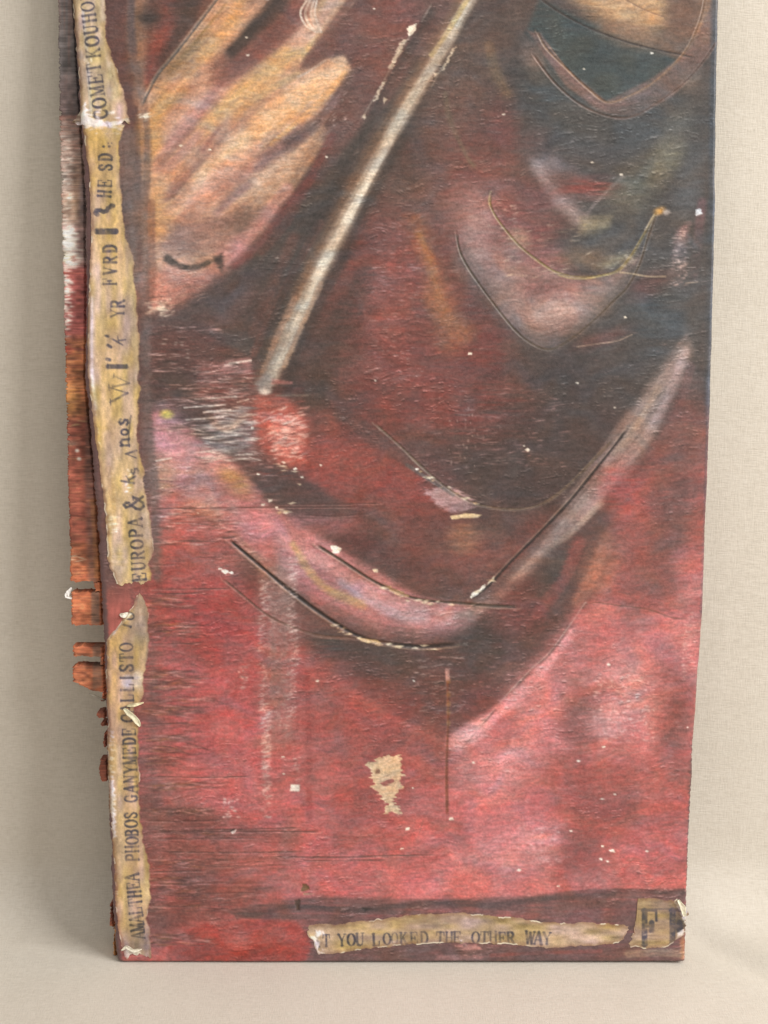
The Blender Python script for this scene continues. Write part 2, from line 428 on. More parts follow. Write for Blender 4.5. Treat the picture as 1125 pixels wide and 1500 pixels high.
    for q, cc, w_, a_ in [([(344, 112), (300, 158), (258, 206), (232, 240)], (172, 128, 128), 12, .6), ([(312, 176), (276, 218), (240, 262)], (160, 116, 112), 8, .6), ([(372, 176), (330, 206), (300, 244)], (168, 122, 104), 12, .6), ([(340, 186), (296, 240), (252, 290), (222, 308)], (132, 94, 84), 6, .65), ([(300, 262), (262, 300), (232, 318)], (196, 140, 112), 9, .5),
                          ([(392, 234), (346, 264), (306, 296)], (184, 122, 104), 13, .6), ([(372, 268), (338, 296), (312, 322)], (138, 104, 104), 8, .65), ([(452, 196), (416, 218), (376, 246)], (128, 94, 94), 7, .6), ([(414, 296), (372, 342), (330, 376)], (190, 126, 120), 13, .55), ([(280, 130), (256, 152), (238, 164)], (150, 112, 72), 9, .5), ([(300, 56), (262, 92), (240, 118)], (132, 100, 64), 10, .6)]:
        S(cc, w_, q, a_, .95, .4, 40, 3, taper=.18)
    P((98, 70, 67), [(438, 104), (449, 84), (476, 58), (512, 18), (530, 10), (520, 60), (506, 78), (476, 90), (456, 104)], 4, .8, .3, dirn=-45); S((170, 148, 132), 2, [(436, 116), (456, 106), (478, 92)], .7, .8, .5, 10)
    # the smile-like mark
    S((64, 58, 54), (7, 4.5), [(245, 381), (256, 389), (272, 395), (290, 394), (305, 388)], .92, .75, .35, 8, 3)
    S((96, 80, 66), 4, [(300, 390), (316, 382)], .6)
    P((62, 56, 54), [(312, 380), (327, 373), (328, 388), (326, 402), (319, 392)], 3.2, .9, .3, jag=2)
    # ---- shaded ground under and right of the hand
    P((112, 80, 76), [(520, 10), (548, -160), (700, -160), (660, 40), (560, 190), (500, 270), (470, 200), (520, 110), (508, 82), (452, 98), (470, 62)], 7, .6, .3, dirn=-55)
    P((112, 74, 68), [(440, 100), (462, 62), (516, -10), (560, -140), (640, -160), (590, 0), (540, 74), (516, 104), (504, 82), (478, 84)], 4, .8, .3, dirn=-55)
    B((140, 80, 72), 575, 24, 34, 44, a=.7); B((128, 74, 66), 560, 96, 30, 44, a=.5)
    S((84, 66, 64), (7, 14), [(514, 112), (470, 176), (424, 214)], .75, .9)
    S((120, 92, 92), (9, 7), [(500, 140), (466, 182), (424, 220), (376, 250)], .65, .9, .6)
    P((76, 68, 64), [(470, 270), (500, 222), (560, 160), (610, 90), (640, 110), (520, 330), (440, 470), (400, 545), (250, 470), (335, 400), (410, 330)], 9, .85, .25, dirn=-55)
    S((122, 66, 62), 9, [(486, 204), (456, 262), (416, 312), (384, 356), (344, 392)], .7, .9)
    S((100, 62, 58), 7, [(458, 262), (420, 330), (384, 372)], .5)
    B((86, 70, 70), 320, 450, 70, 40, -20, a=.8)
    S((110, 74, 66), 12, [(430, 352), (400, 420), (372, 490)], .6, .9)
    S((128, 76, 66), 8, [(470, 330), (430, 400), (396, 470), (372, 520)], .5)
    B((98, 82, 84), 345, 450, 14, 50, 35, a=.6)
    # ---- right of the rod
    P((80, 70, 66), [(680, 20), (740, -160), (1060, -160), (1060, 380), (900, 480), (700, 740), (600, 700), (480, 590), (420, 560), (520, 400), (620, 210)], 25, .45, .3)
    S((66, 60, 58), (11, 16), [(716, -80), (668, 60), (620, 150), (560, 262), (500, 380), (440, 500), (420, 575)], .8, .85)
    S((70, 62, 58), 16, [(660, 70), (600, 200)], .5)
    S((64, 58, 54), 24, [(540, 400), (490, 500), (462, 585)], .7)
    B((84, 64, 58), 480, 510, 40, 70, 20, a=.7)
    S((62, 58, 56), (9, 12), [(632, 20), (575, 115), (530, 200), (478, 300), (432, 400), (398, 480), (376, 545)], .65, .95)
    # brown-red veil in the middle
    B((116, 74, 66), 690, 200, 70, 70, a=.6); B((126, 68, 64), 738, 175, 20, 40, a=.55)
    B((96, 76, 66), 610, 300, 60, 60, a=.5); B((132, 84, 78), 700, 300, 60, 46, a=.6)
    B((124, 66, 62), 700, 240, 60, 60, a=.45, streak=.6); B((110, 62, 58), 600, 370, 60, 50, a=.6)
    B((128, 74, 70), 800, 210, 26, 18, a=.5)
    B((70, 74, 76), 810, 140, 66, 44, a=.8); B((72, 74, 76), 850, 210, 60, 40, a=.8)
    S((124, 100, 72), (9, 11), [(716, 70), (726, 110), (742, 140)], .6, 1)
    S((112, 104, 78), 5, [(652, 140), (660, 180), (684, 232), (694, 246)], .55, 1)
    B((166, 128, 122), 700, 340, 20, 50, a=.6); B((172, 134, 130), 694, 350, 24, 40, a=.5)
    B((148, 100, 96), 706, 306, 80, 60, 20, a=.5, streak=.7, ln=24, sh=3); B((142, 78, 72), 600, 470, 90, 130, 10, a=.5, streak=.8, ln=24, sh=3); B((152, 86, 80), 580, 420, 40, 90, 8, a=.45, streak=.9, ln=16, sh=2.4); B((116, 96, 88), 660, 130, 50, 80, 20, a=.4, streak=.6)
    # ---- the hood in slate blue with a V collar
    P((62, 72, 74), [(770, 52), (790, 0), (850, 30), (960, 76), (1012, 96), (960, 128), (888, 152), (830, 105)], 6, .95, .25)
    B((64, 72, 72), 870, 95, 80, 40, 12, a=.7)
    P((176, 137, 98), [(812, -20), (870, 20), (940, 50), (975, 40), (985, -160), (800, -160)], 20, .95, .2, dirn=12)
    B((186, 146, 106), 925, 0, 55, 40, a=.8); B((140, 108, 86), 930, 56, 50, 16, 15, a=.8)
    P((116, 90, 76), [(972, -160), (1056, -160), (1056, 60), (1020, 92), (965, 76), (980, 30)], 10, .85, .3)
    B((108, 84, 74), 1005, 20, 24, 50, a=.8); B((176, 128, 94), 1032, 50, 12, 22, a=.85); B((168, 124, 90), 1036, -20, 12, 60, a=.6)
    P((112, 88, 83), [(772, 48), (792, 52), (830, 104), (888, 152), (958, 116), (1012, 74), (1042, 10), (1056, 60), (1030, 92), (985, 146), (925, 174), (880, 168), (828, 128)], 3, .9, .25, dirn=35)
    S((126, 94, 92), 7, [(800, 80), (850, 130), (890, 160), (950, 140)], .5)
    B((126, 106, 100), 780, 85, 14, 22, -30, a=.6)
    B((132, 112, 100), 1010, 118, 18, 12, -40, a=.6)
    # folds below the collar
    B((74, 76, 78), 960, 200, 80, 60, a=.7); B((80, 72, 72), 850, 230, 60, 26, a=.5)
    P((150, 128, 128), [(776, 236), (812, 232), (822, 250), (806, 262), (840, 296), (866, 330), (850, 336), (816, 306)], 12, .8, .4, dirn=40)
    S((164, 146, 146), 11, [(784, 248), (812, 288), (846, 328)], .6, .9, .4, 20)
    S((112, 96, 98), 16, [(806, 240), (846, 262), (870, 290)], .5)
    B((132, 68, 64), 860, 278, 46, 14, -4, a=.75, streak=.7); B((120, 84, 80), 826, 264, 20, 10, a=.5)
    S((146, 128, 126), 3, [(858, 318), (880, 292), (912, 262)], .5)
    P((170, 150, 110), [(850, 322), (896, 320), (892, 338), (870, 350), (850, 346)], 7, .9, .4)
    B((128, 118, 92), 975, 236, 20, 30, 30, a=.75); B((110, 106, 92), 930, 280, 30, 46, 45, a=.65); B((104, 102, 96), 990, 200, 20, 36, 20, a=.6)
    B((102, 104, 108), 1010, 280, 18, 50, 15, a=.5)
    B((82, 82, 84), 900, 360, 60, 30, a=.6)
    P((150, 114, 116), [(992, 340), (1010, 330), (1006, 380), (998, 424), (972, 430), (980, 396)], 6, .85, .45, sh=2, jag=4)
    S((172, 140, 140), 8, [(1000, 346), (992, 384), (980, 410)], .6, .9, .6, 8, 2)
    S((120, 84, 88), 9, [(1028, 300), (1022, 360), (1016, 410)], .7)
    S((66, 74, 84), 9, [(1050, -160), (1046, 200), (1042, 420), (1036, 620)], .8, .8, .2)
    S((84, 96, 118), 4, [(1049, 250), (1044, 420), (1038, 560), (1036, 640)], .75, .8, .2)
    # ---- the mauve pouch between the two drawn curves
    P((160, 122, 116), [(676, 345), (716, 300), (730, 330), (768, 372), (812, 402), (852, 412), (905, 402), (936, 380), (922, 420), (872, 468), (816, 512), (790, 510), (740, 468), (690, 398)], 10, .75, .3, dirn=20)
    S((96, 90, 90), 20, [(676, 380), (716, 436), (770, 490), (806, 506)], .7, 1); S((104, 98, 94), 16, [(830, 500), (890, 446), (925, 400)], .55, 1)
    B((134, 78, 76), 770, 330, 46, 60, 35, a=.7, streak=.5); B((152, 96, 94), 800, 380, 36, 18, 20, a=.7)
    B((182, 146, 136), 822, 452, 44, 24, -25, a=.85); B((148, 124, 120), 750, 430, 24, 36, -35, a=.55)
    B((152, 94, 92), 812, 425, 50, 16, a=.6); B((122, 106, 98), 880, 440, 26, 26, a=.6)
    B((186, 148, 118), 760, 352, 16, 14, 40, a=.55); B((168, 150, 112), 900, 385, 26, 8, -20, a=.5)
    B((112, 92, 76), 855, 380, 34, 14, a=.7); B((82, 80, 80), 880, 350, 30, 14, a=.5)
    # dark mass under the pouch
    P((78, 74, 74), [(940, 390), (1040, 330), (1040, 560), (950, 640), (860, 560), (830, 520), (880, 470)], 22, .85, .3, dirn=-20)
    B((70, 78, 84), 960, 460, 46, 60, a=.6); B((74, 66, 66), 850, 560, 90, 60, a=.7); B((66, 72, 80), 824, 562, 10, 10, a=.4)
    B((76, 62, 60), 790, 690, 130, 60, a=.8); B((80, 66, 64), 690, 660, 60, 60, a=.6)
    B((134, 66, 62), 700, 600, 70, 50, a=.55, streak=.7, sh=3); B((128, 60, 56), 700, 520, 40, 40, a=.6, streak=.6)
    B((136, 72, 66), 950, 420, 30, 16, -30, a=.4); B((128, 74, 70), 880, 500, 40, 10, -20, a=.4)
    # warm golden streaks left of the pouch
    S((152, 96, 64), (22, 26), [(608, 330), (630, 390), (646, 450), (660, 500)], .55, 1, .5, 20, 4); S((172, 120, 66), (9, 12), [(614, 346), (628, 380), (642, 430), (654, 470)], .5, 1, .7, 9, 3)
    S((150, 110, 66), 20, [(636, 440), (656, 470), (682, 490)], .4, 1)
    B((150, 92, 74), 650, 460, 24, 50, -15, a=.5)
    # ---- red belt
    B((142, 70, 62), 540, 700, 110, 60, 20, a=.85, streak=.35); B((158, 74, 66), 470, 680, 50, 50, a=.8)
    B((136, 66, 60), 600, 590, 70, 60, a=.6, streak=.5); B((144, 66, 60), 600, 720, 60, 36, 20, a=.6)
    S((92, 72, 68), 15, [(500, 610), (560, 650), (620, 690), (680, 738)], .55)
    B((86, 70, 66), 610, 660, 34, 24, 30, a=.55)
    P((82, 66, 64), [(330, 700), (430, 690), (520, 760), (600, 840), (690, 880), (600, 880), (500, 810), (420, 760)], 14, .65, .4)
    B((110, 64, 60), 560, 800, 90, 34, 25, a=.8); B((150, 84, 74), 580, 780, 40, 16, 45, a=.5)
    B((90, 72, 70), 560, 775, 20, 40, -40, a=.5); B((140, 76, 66), 690, 810, 50, 40, a=.55); B((190, 130, 90), 680, 790, 22, 20, a=.5, streak=.6)
    B((102, 66, 62), 640, 850, 50, 16, 10, a=.6); B((86, 70, 66), 720, 780, 26, 16, a=.6)
    B((128, 72, 64), 780, 790, 40, 26, -40, a=.5)
    P((186, 140, 140), [(622, 722), (660, 714), (700, 740), (692, 748), (660, 754), (640, 744)], 3, .9, .4, jag=5)
    # ---- dark upper left band with horizontal scratches
    P((92, 72, 68), [(216, 470), (250, 462), (330, 520), (384, 530), (384, 580), (300, 600), (330, 650), (370, 690), (300, 650), (236, 612), (216, 600)], 8, .95, .4, sh=2.5)
    B((108, 70, 66), 270, 520, 60, 40, a=.6, streak=.6, sh=2); B((70, 64, 62), 255, 555, 22, 24, a=.6)
    P((148, 92, 86), [(290, 536), (360, 528), (372, 552), (390, 580), (378, 600), (290, 590)], 7, .7, .8, sh=1.8, ln=30)
    P((174, 124, 122), [(330, 532), (366, 528), (371, 550), (320, 552)], 4, .8, .6, sh=2)
    P((106, 100, 100), [(290, 630), (378, 610), (376, 670), (330, 670), (300, 655)], 7, .75, .7, sh=1.8, ln=26)
    B((84, 70, 66), 300, 628, 50, 12, a=.7, sh=2); B((150, 84, 78), 372, 640, 20, 40, a=.6)
    P((192, 92, 80), [(378, 580), (420, 584), (452, 620), (448, 680), (420, 690), (384, 660), (366, 620)], 10, .85, .3, sh=2.5)
    P((222, 132, 118), [(398, 614), (438, 612), (444, 650), (432, 672), (410, 670), (396, 640)], 6, .8, .7, sh=2.2, ln=20, jag=4)
    P((84, 68, 66), [(340, 690), (420, 684), (470, 720), (520, 752), (450, 756), (400, 736)], 7, .7, .4, sh=2.5)
    # ---- left sash, lilac pink with yellow
    P((190, 120, 122), [(222, 604), (258, 620), (300, 655), (352, 690), (392, 740), (440, 770), (520, 822), (620, 880), (712, 894), (690, 918), (650, 938), (560, 928), (480, 892), (410, 838), (340, 790), (270, 770), (222, 760)], 8, .95, .3, dirn=20, sh=3)
    P((150, 92, 88), [(222, 640), (330, 690), (400, 760), (520, 830), (660, 900), (560, 926), (420, 840), (300, 780), (222, 770)], 14, .4, 1.3, dirn=6, ln=40, sh=2.4); P((176, 92, 84), [(222, 720), (300, 730), (360, 790), (330, 850), (222, 850)], 16, .6, .9, dirn=0, ln=40, sh=2.6)
    B((196, 140, 156), 254, 650, 24, 44, -20, a=.9); B((198, 142, 160), 258, 690, 16, 20, a=.6); B((202, 142, 140), 300, 690, 40, 30, a=.5)
    B((186, 136, 90), 240, 700, 18, 30, a=.6); B((176, 138, 80), 344, 708, 26, 14, 40, a=.8); B((188, 120, 84), 290, 750, 44, 18, 10, a=.6)
    B((196, 178, 70), 245, 610, 9, 6, a=.9, streak=0)
    B((172, 132, 138), 300, 726, 30, 20, 20, a=.6, streak=.6); B((210, 132, 140), 370, 772, 40, 14, a=.85)
    S((170, 130, 128), 12, [(350, 800), (390, 830), (430, 850)], .7)
    S((206, 134, 130), 12, [(416, 796), (460, 820), (510, 850), (560, 872)], .9)
    S((190, 150, 92), (7, 9), [(430, 800), (450, 836), (480, 866), (530, 888)], .75, .9)
    S((178, 148, 160), (8, 16), [(500, 856), (548, 886), (590, 906), (620, 908)], .85, .9)
    S((196, 142, 150), 12, [(520, 858), (570, 880), (620, 894)], .6)
    S((178, 128, 126), 15, [(610, 896), (660, 912), (690, 908)], .7)
    S((172, 96, 96), 12, [(430, 850), (470, 885), (520, 906)], .7)
    S((128, 86, 82), 11, [(480, 896), (540, 920), (600, 930), (660, 934)], .75)
    S((150, 110, 88), 9, [(346, 792), (372, 820), (396, 846)], .6)
    B((178, 108, 112), 470, 770, 60, 14, 5, a=.55)
    for x_, y_, rx_, ry_, cc, a_ in [(262, 786, 60, 26, (178, 88, 84), .7), (330, 812, 36, 22, (168, 88, 82), .55), (240, 746, 40, 16, (190, 104, 100), .5), (300, 772, 60, 14, (160, 84, 78), .5), (260, 690, 50, 12, (176, 122, 96), .4), (310, 716, 50, 10, (150, 96, 92), .45)]:
        B(cc, x_, y_, rx_, ry_, 4, a=a_, streak=1.0, ln=40, sh=2.4)
    # ---- right sash rising to the edge
    P((146, 122, 115), [(1006, 494), (1014, 520), (990, 580), (950, 660), (890, 730), (820, 800), (740, 880), (690, 912), (660, 905), (720, 880), (790, 800), (860, 700), (920, 610), (970, 540)], 9, .9, .35, dirn=-52, ln=90)
    S((172, 146, 146), 10, [(1002, 520), (980, 580), (948, 640)], .7, .9, .4, 60)
    S((168, 138, 118), 7, [(964, 572), (936, 620), (900, 668)], .6, .9)
    S((124, 100, 94), 10, [(920, 610), (880, 672), (830, 742)], .7)
    S((168, 128, 124), 10, [(930, 660), (890, 712), (850, 760)], .6)
    S((186, 158, 140), 6, [(880, 740), (840, 780), (800, 810), (750, 850)], .65, .8)
    S((160, 120, 108), 14, [(800, 800), (750, 854), (700, 892)], .6)
    S((104, 82, 78), 9, [(880, 690), (820, 756), (760, 830), (700, 884)], .65)
    S((118, 88, 88), 8, [(1012, 540), (985, 620), (950, 668)], .55)
    # dark fold under both sashes
    P((92, 66, 62), [(440, 934), (520, 940), (650, 956), (740, 890), (800, 830), (850, 780), (870, 800), (850, 880), (800, 960), (700, 1060), (640, 1086), (580, 1060), (520, 1000), (460, 965)], 30, .9, .3)
    B((70, 66, 64), 700, 960, 70, 40, -25, a=.85); B((72, 70, 68), 810, 850, 24, 46, 20, a=.7); B((76, 66, 62), 560, 970, 70, 24, 18, a=.85)
    B((64, 66, 66), 480, 946, 26, 16, 20, a=.8)
    B((120, 62, 58), 760, 900, 40, 40, -45, a=.65); B((124, 64, 58), 580, 1020, 60, 26, 25, a=.8); B((112, 64, 60), 690, 1030, 46, 30, -35, a=.7)
    S((170, 80, 76), 13, [(848, 800), (826, 850), (790, 900)], .45)
    S((178, 112, 92), 12, [(890, 790), (870, 840), (846, 884)], .6)
    S((190, 84, 76), 12, [(500, 1020), (560, 1056), (630, 1092)], .7); S((196, 98, 88), 8, [(540, 1032), (596, 1070), (634, 1088)], .6)
    B((150, 80, 76), 480, 1050, 30, 50, a=.5); B((138, 74, 70), 590, 1090, 60, 26, a=.7)
    for x_, y_, rx_, ry_, an_, cc, a_ in [(520, 1030, 70, 40, 25, (150, 76, 70), .6), (600, 1060, 60, 26, 20, (140, 70, 64), .6), (660, 1000, 60, 50, 0, (108, 68, 64), .55), (740, 960, 60, 30, -35, (96, 68, 66), .5), (700, 1040, 40, 24, -35, (120, 66, 62), .5), (470, 990, 40, 40, 0, (150, 78, 74), .5), (560, 990, 60, 24, 15, (104, 68, 62), .5)]:
        B(cc, x_, y_, rx_, ry_, an_, a=a_, streak=.9, ln=30, sh=3)
    S((188, 92, 84), 11, [(520, 1022), (574, 1056), (634, 1086)], .6, 1, .5)
    # reds right of the fold, up to the edge
    P((160, 84, 78), [(900, 760), (960, 660), (1000, 600), (1036, 620), (1032, 900), (880, 890)], 22, .8, .35)
    B((170, 76, 72), 916, 720, 36, 40, -40, a=.75); B((124, 80, 74), 1010, 640, 30, 70, a=.7); B((118, 76, 70), 985, 780, 30, 90, 12, a=.75)
    B((172, 104, 82), 884, 836, 24, 40, 20, a=.55); B((130, 76, 70), 936, 850, 30, 50, 20, a=.65)
    B((182, 118, 126), 994, 822, 14, 16, a=.7); B((188, 98, 94), 1016, 860, 20, 60, a=.6); B((168, 90, 84), 1020, 740, 16, 60, a=.5)
    P((198, 110, 108), [(846, 896), (880, 886), (1028, 910), (1024, 1000), (960, 1180), (700, 1180), (660, 1100), (740, 1030)], 14, .65, .25)
    S((228, 140, 142), (9, 16), [(838, 930), (790, 990), (730, 1046), (664, 1090)], .85, .8)
    B((222, 150, 148), 690, 1078, 28, 14, -35, a=.8); B((206, 124, 122), 790, 1030, 36, 60, -40, a=.5)
    B((184, 98, 94), 900, 920, 40, 40, a=.5); B((150, 104, 106), 840, 1010, 26, 40, -30, a=.5); B((146, 84, 78), 846, 1060, 26, 40, 25, a=.75)
    B((200, 124, 120), 920, 1020, 40, 60, 10, a=.6, streak=.6, sh=2.5, ln=14); B((206, 138, 134), 890, 1060, 26, 26, a=.5, streak=.7, sh=2.5, ln=10)
    B((136, 74, 70), 994, 1060, 16, 60, 10, a=.8); B((146, 80, 74), 976, 1000, 16, 46, 10, a=.5)
    B((170, 100, 106), 960, 950, 40, 30, a=.5)
    for x_, y_, rx_, ry_, an_, cc, a_ in [(990, 720, 34, 110, 8, (112, 76, 72), .7), (940, 870, 26, 56, 18, (128, 76, 70), .6), (985, 1080, 20, 80, 10, (134, 78, 74), .65), (850, 1050, 26, 60, 25, (144, 84, 80), .65), (870, 1170, 60, 36, -10, (150, 80, 76), .6), (850, 1250, 24, 60, 14, (144, 78, 74), .65), (910, 1230, 30, 60, 8, (156, 82, 78), .5),
                                          (740, 1130, 60, 26, -14, (212, 136, 136), .5), (790, 1240, 34, 40, 0, (208, 136, 136), .45), (920, 1000, 44, 50, 8, (206, 132, 128), .5), (885, 1060, 28, 26, 0, (206, 138, 132), .4), (1010, 900, 22, 60, 5, (198, 112, 108), .55), (960, 960, 40, 26, 0, (170, 104, 106), .5), (700, 1170, 60, 40, 0, (204, 116, 116), .5)]:
        B(cc, x_, y_, rx_, ry_, an_, a=a_, streak=.8, dirn=-8, ln=26, sh=4)
    # lower field
    B((176, 76, 76), 300, 1010, 100, 110, a=.85); B((192, 90, 92), 330, 1090, 70, 90, a=.7); B((166, 66, 66), 300, 900, 80, 50, a=.8)
    B((170, 80, 78), 440, 1060, 60, 60, a=.6); B((186, 92, 92), 470, 1180, 110, 70, a=.7)
    S((152, 112, 104), 30, [(404, 850), (408, 930), (406, 1010), (410, 1080)], .75, .8, .4, 20, 3)
    S((150, 62, 60), 6, [(450, 990), (452, 1080), (453, 1200)], .55); S((158, 74, 72), 8, [(388, 880), (386, 980)], .4)
    B((158, 76, 72), 560, 1150, 50, 90, a=.6); S((148, 74, 70), 14, [(550, 1110), (530, 1180), (494, 1240)], .5)
    B((202, 106, 108), 700, 1200, 110, 60, a=.7); B((214, 136, 140), 770, 1120, 70, 34, -10, a=.6); B((210, 132, 134), 780, 1240, 50, 36, 0, a=.6, streak=.7)
    B((212, 140, 144), 720, 1270, 60, 34, a=.5); B((150, 74, 70), 850, 1140, 80, 40, a=.6); B((148, 76, 72), 850, 1250, 30, 60, 20, a=.75); B((152, 74, 70), 900, 1190, 46, 40, a=.65)
    B((204, 102, 106), 950, 1260, 46, 36, a=.75); B((176, 88, 84), 980, 1150, 34, 50, a=.6); B((206, 114, 112), 700, 1300, 180, 20, a=.75)
    B((196, 98, 98), 500, 1290, 140, 30, a=.6)
    for x_, y_, rx_, ry_, an_, cc, a_ in [(560, 1150, 60, 70, 20, (156, 80, 76), .55), (480, 1060, 46, 60, 0, (160, 86, 82), .5), (520, 1230, 34, 60, 30, (162, 82, 78), .4), (640, 1130, 20, 90, 0, (152, 76, 70), .5), (420, 1140, 60, 40, 0, (190, 96, 94), .5), (330, 1060, 60, 60, 0, (192, 88, 86), .5), (290, 930, 60, 50, 0, (176, 72, 68), .5), (330, 880, 60, 20, 25, (150, 76, 70), .4), (560, 1280, 100, 26, 0, (196, 104, 104), .5)]:
        B(cc, x_, y_, rx_, ry_, an_, a=a_, streak=.8, dirn=-6, ln=30, sh=4)
    # ragged left border, brown over red with the grain
    P((138, 82, 74), [(205, 850), (236, 850), (240, 1000), (262, 1150), (330, 1210), (440, 1225), (430, 1300), (330, 1350), (215, 1390)], 16, .6, .85, sh=2.4, ln=60)
    P((116, 80, 76), [(200, 960), (230, 960), (240, 1100), (236, 1220), (200, 1240)], 12, .55, 1.1, sh=2.6)
    P((122, 76, 70), [(205, 1180), (290, 1190), (440, 1226), (300, 1250), (205, 1260)], 9, .7, .8, sh=2, ln=60)
    P((124, 66, 58), [(208, 1260), (330, 1270), (380, 1310), (330, 1345), (240, 1370), (208, 1350)], 14, .65, .7, sh=2.4)
    B((116, 82, 80), 226, 1340, 26, 36, a=.7); B((170, 84, 76), 300, 1240, 60, 16, a=.55)
    B((152, 70, 64), 232, 860, 26, 50, a=.5, streak=.6); B((200, 90, 84), 250, 770, 34, 34, a=.6, streak=.5)
    B((118, 74, 72), 226, 790, 20, 20, a=.5)
    # grey violet shadow line beside the paper
    S((112, 91, 86), (8, 9), [(198, -150), (192, 60), (206, 130), (216, 220), (212, 330), (216, 460), (216, 600), (226, 700), (232, 850)], .8, .8)
    P((124, 107, 100), [(172, 190), (204, 196), (212, 300), (208, 420), (196, 430), (176, 330)], 8, .65, .5, dirn=88); P((108, 88, 84), [(200, 420), (218, 430), (222, 600), (230, 850), (214, 850), (204, 600)], 5, .6, .4, dirn=88)
    S((120, 104, 100), 5, [(186, 210), (190, 300), (196, 380)], .5)
    S((116, 78, 70), 8, [(222, 300), (222, 420), (214, 460)], .6)
    S((92, 78, 80), 7, [(196, -40), (192, 30), (196, 80)], .7)
    S((106, 78, 74), 7, [(222, 880), (224, 1000), (228, 1200)], .3, 1, .8)
    # ---- bottom border
    P((112, 80, 78), [(330, 1338), (400, 1322), (480, 1316), (640, 1322), (760, 1316), (880, 1310), (1010, 1306), (1010, 1440), (450, 1440), (448, 1372), (430, 1352), (380, 1352)], 4, .95, .4, sh=3)
    S((78, 66, 66), 6, [(350, 1344), (430, 1332), (530, 1336), (640, 1324), (730, 1328), (860, 1310), (1000, 1308)], .65)
    B((132, 84, 82), 860, 1342, 50, 10, a=.6); B((116, 72, 70), 920, 1340, 30, 10, a=.5)
    P((164, 70, 64), [(256, 1372), (300, 1356), (380, 1350), (432, 1352), (452, 1372), (458, 1402), (440, 1414), (250, 1414), (246, 1390)], 4, .95, .25)
    B((172, 84, 80), 390, 1370, 50, 14, a=.7); B((150, 58, 48), 330, 1396, 70, 10, a=.7); B((186, 110, 104), 352, 1384, 16, 10, a=.5)
    P((110, 80, 78), [(456, 1392), (700, 1386), (920, 1390), (1000, 1394), (1000, 1420), (440, 1420)], 4, .85, .35)
    S((150, 80, 74), 4, [(720, 1402), (800, 1398), (880, 1396)], .6); S((158, 130, 108), 7, [(920, 1400), (960, 1398), (998, 1400)], .7)
    P((196, 130, 124), [(668, 1388), (700, 1386), (706, 1394), (680, 1396)], 2, .8, .3, jag=3)
    P((188, 118, 112), [(640, 1402), (706, 1402), (708, 1408), (640, 1410)], 2, .5, .6, jag=4)
    # the right edge lower down is rubbed and dark
    S((104, 70, 66), 5, [(1030, 900), (1018, 1060), (1012, 1160), (1008, 1300)], .55, .8, .4, 20)
    S((82, 64, 66), 3, [(1017, 1090), (1012, 1170), (1007, 1300)], .8, .8, .2)
    S((70, 62, 70), 3, [(1036, 620), (1032, 780), (1028, 900)], .5)
    S((196, 130, 84), 5, [(1000, 1360), (1000, 1405)], .6)
    # ---- the pale rod
    S((84, 72, 66), (24, 30), [(735, -80), (690, 0), (642, 84), (590, 168), (520, 300), (440, 462), (396, 556)], .35, 1, .3)
    S((136, 100, 76), (15, 20), [(732, -80), (686, 0), (638, 82), (586, 168), (552, 224), (476, 368), (426, 474), (388, 560)], .85, .95, .3)
    S((188, 174, 156), (10, 16), [(735, -80), (690, 0), (646, 78), (598, 158), (560, 224), (484, 370), (434, 474), (394, 560)], .88, .8, .35, 70, 2.4)
    S((200, 186, 168), (4, 9), [(735, -80), (690, 0), (648, 76), (600, 156), (562, 222), (486, 370), (438, 470), (398, 556)], .5, .9, .5, 40, 2)
    S((180, 152, 96), 5, [(720, -50), (684, 4), (652, 56), (632, 84)], .8)
    S((150, 140, 128), 6, [(656, 66), (628, 108), (602, 150)], .7); S((162, 150, 134), 6, [(600, 150), (574, 196)], .45)
    S((216, 204, 186), (6, 7), [(575, 205), (540, 268), (492, 356), (462, 412)], .65, .7, .35, 60)
    S((150, 138, 126), 4, [(446, 432), (424, 480), (404, 530)], .75, .8); S((172, 128, 102), 5, [(432, 440), (404, 500), (386, 548)], .7)
    S((170, 134, 108), 5, [(470, 420), (444, 476), (416, 540)], .7)
    P((152, 142, 138), [(374, 560), (392, 548), (402, 560), (398, 578), (380, 580)], 5, .85, .4)
    B((220, 206, 196), 388, 577, 7, 4, a=.95, streak=0)
    P((184, 112, 106), [(398, 558), (430, 562), (430, 566), (398, 566)], 2, .7, .2); P((96, 62, 58), [(400, 569), (446, 570), (446, 580), (400, 578)], 2, .7, .2)
    S((120, 104, 92), 2, [(404, 582), (450, 582)], .7)
    # ---- finishing: ragged grain, mottle
    Y, X = np.mgrid[0:CH, 0:CW].astype(np.float32); Y -= TOP
    wob = (vnoise(X / 60, Y / 1.7, 31) - .5) * 4 + (vnoise(X / 14, Y / 1.2, 32) - .5) * 2
    low = smooth(250, 560, Y + (300 - X) * .5)
    xs = np.clip(X + wob * (.15 + .85 * low), 0, CW - 1.01); x0 = xs.astype(np.int32); fx = (xs - x0)[..., None]
    yi = (Y + TOP).astype(np.int32)
    c.rgb = c.rgb[yi, x0] * (1 - fx) + c.rgb[yi, np.minimum(x0 + 1, CW - 1)] * fx
    # =================== relief: grain, drawn lines, chips
    lines = dict(w=1.5, depth=.10)
    G([(340, -30), (320, 0), (262, 76), (232, 112), (218, 138), (206, 162)], 2.2, .12, (92, 86, 82), .85, lip=(150, 138, 126))
    G([(220, 130), (240, 133)], 2.2, .06, (90, 84, 80), .7)
    G([(770, -20), (800, 8), (850, 38), (910, 62), (962, 76), (1020, 88)], 1.8, .10, (64, 56, 54), .8)
    G([(905, -4), (945, 18), (980, 30)], 1.2, .06, (120, 92, 76), .6)
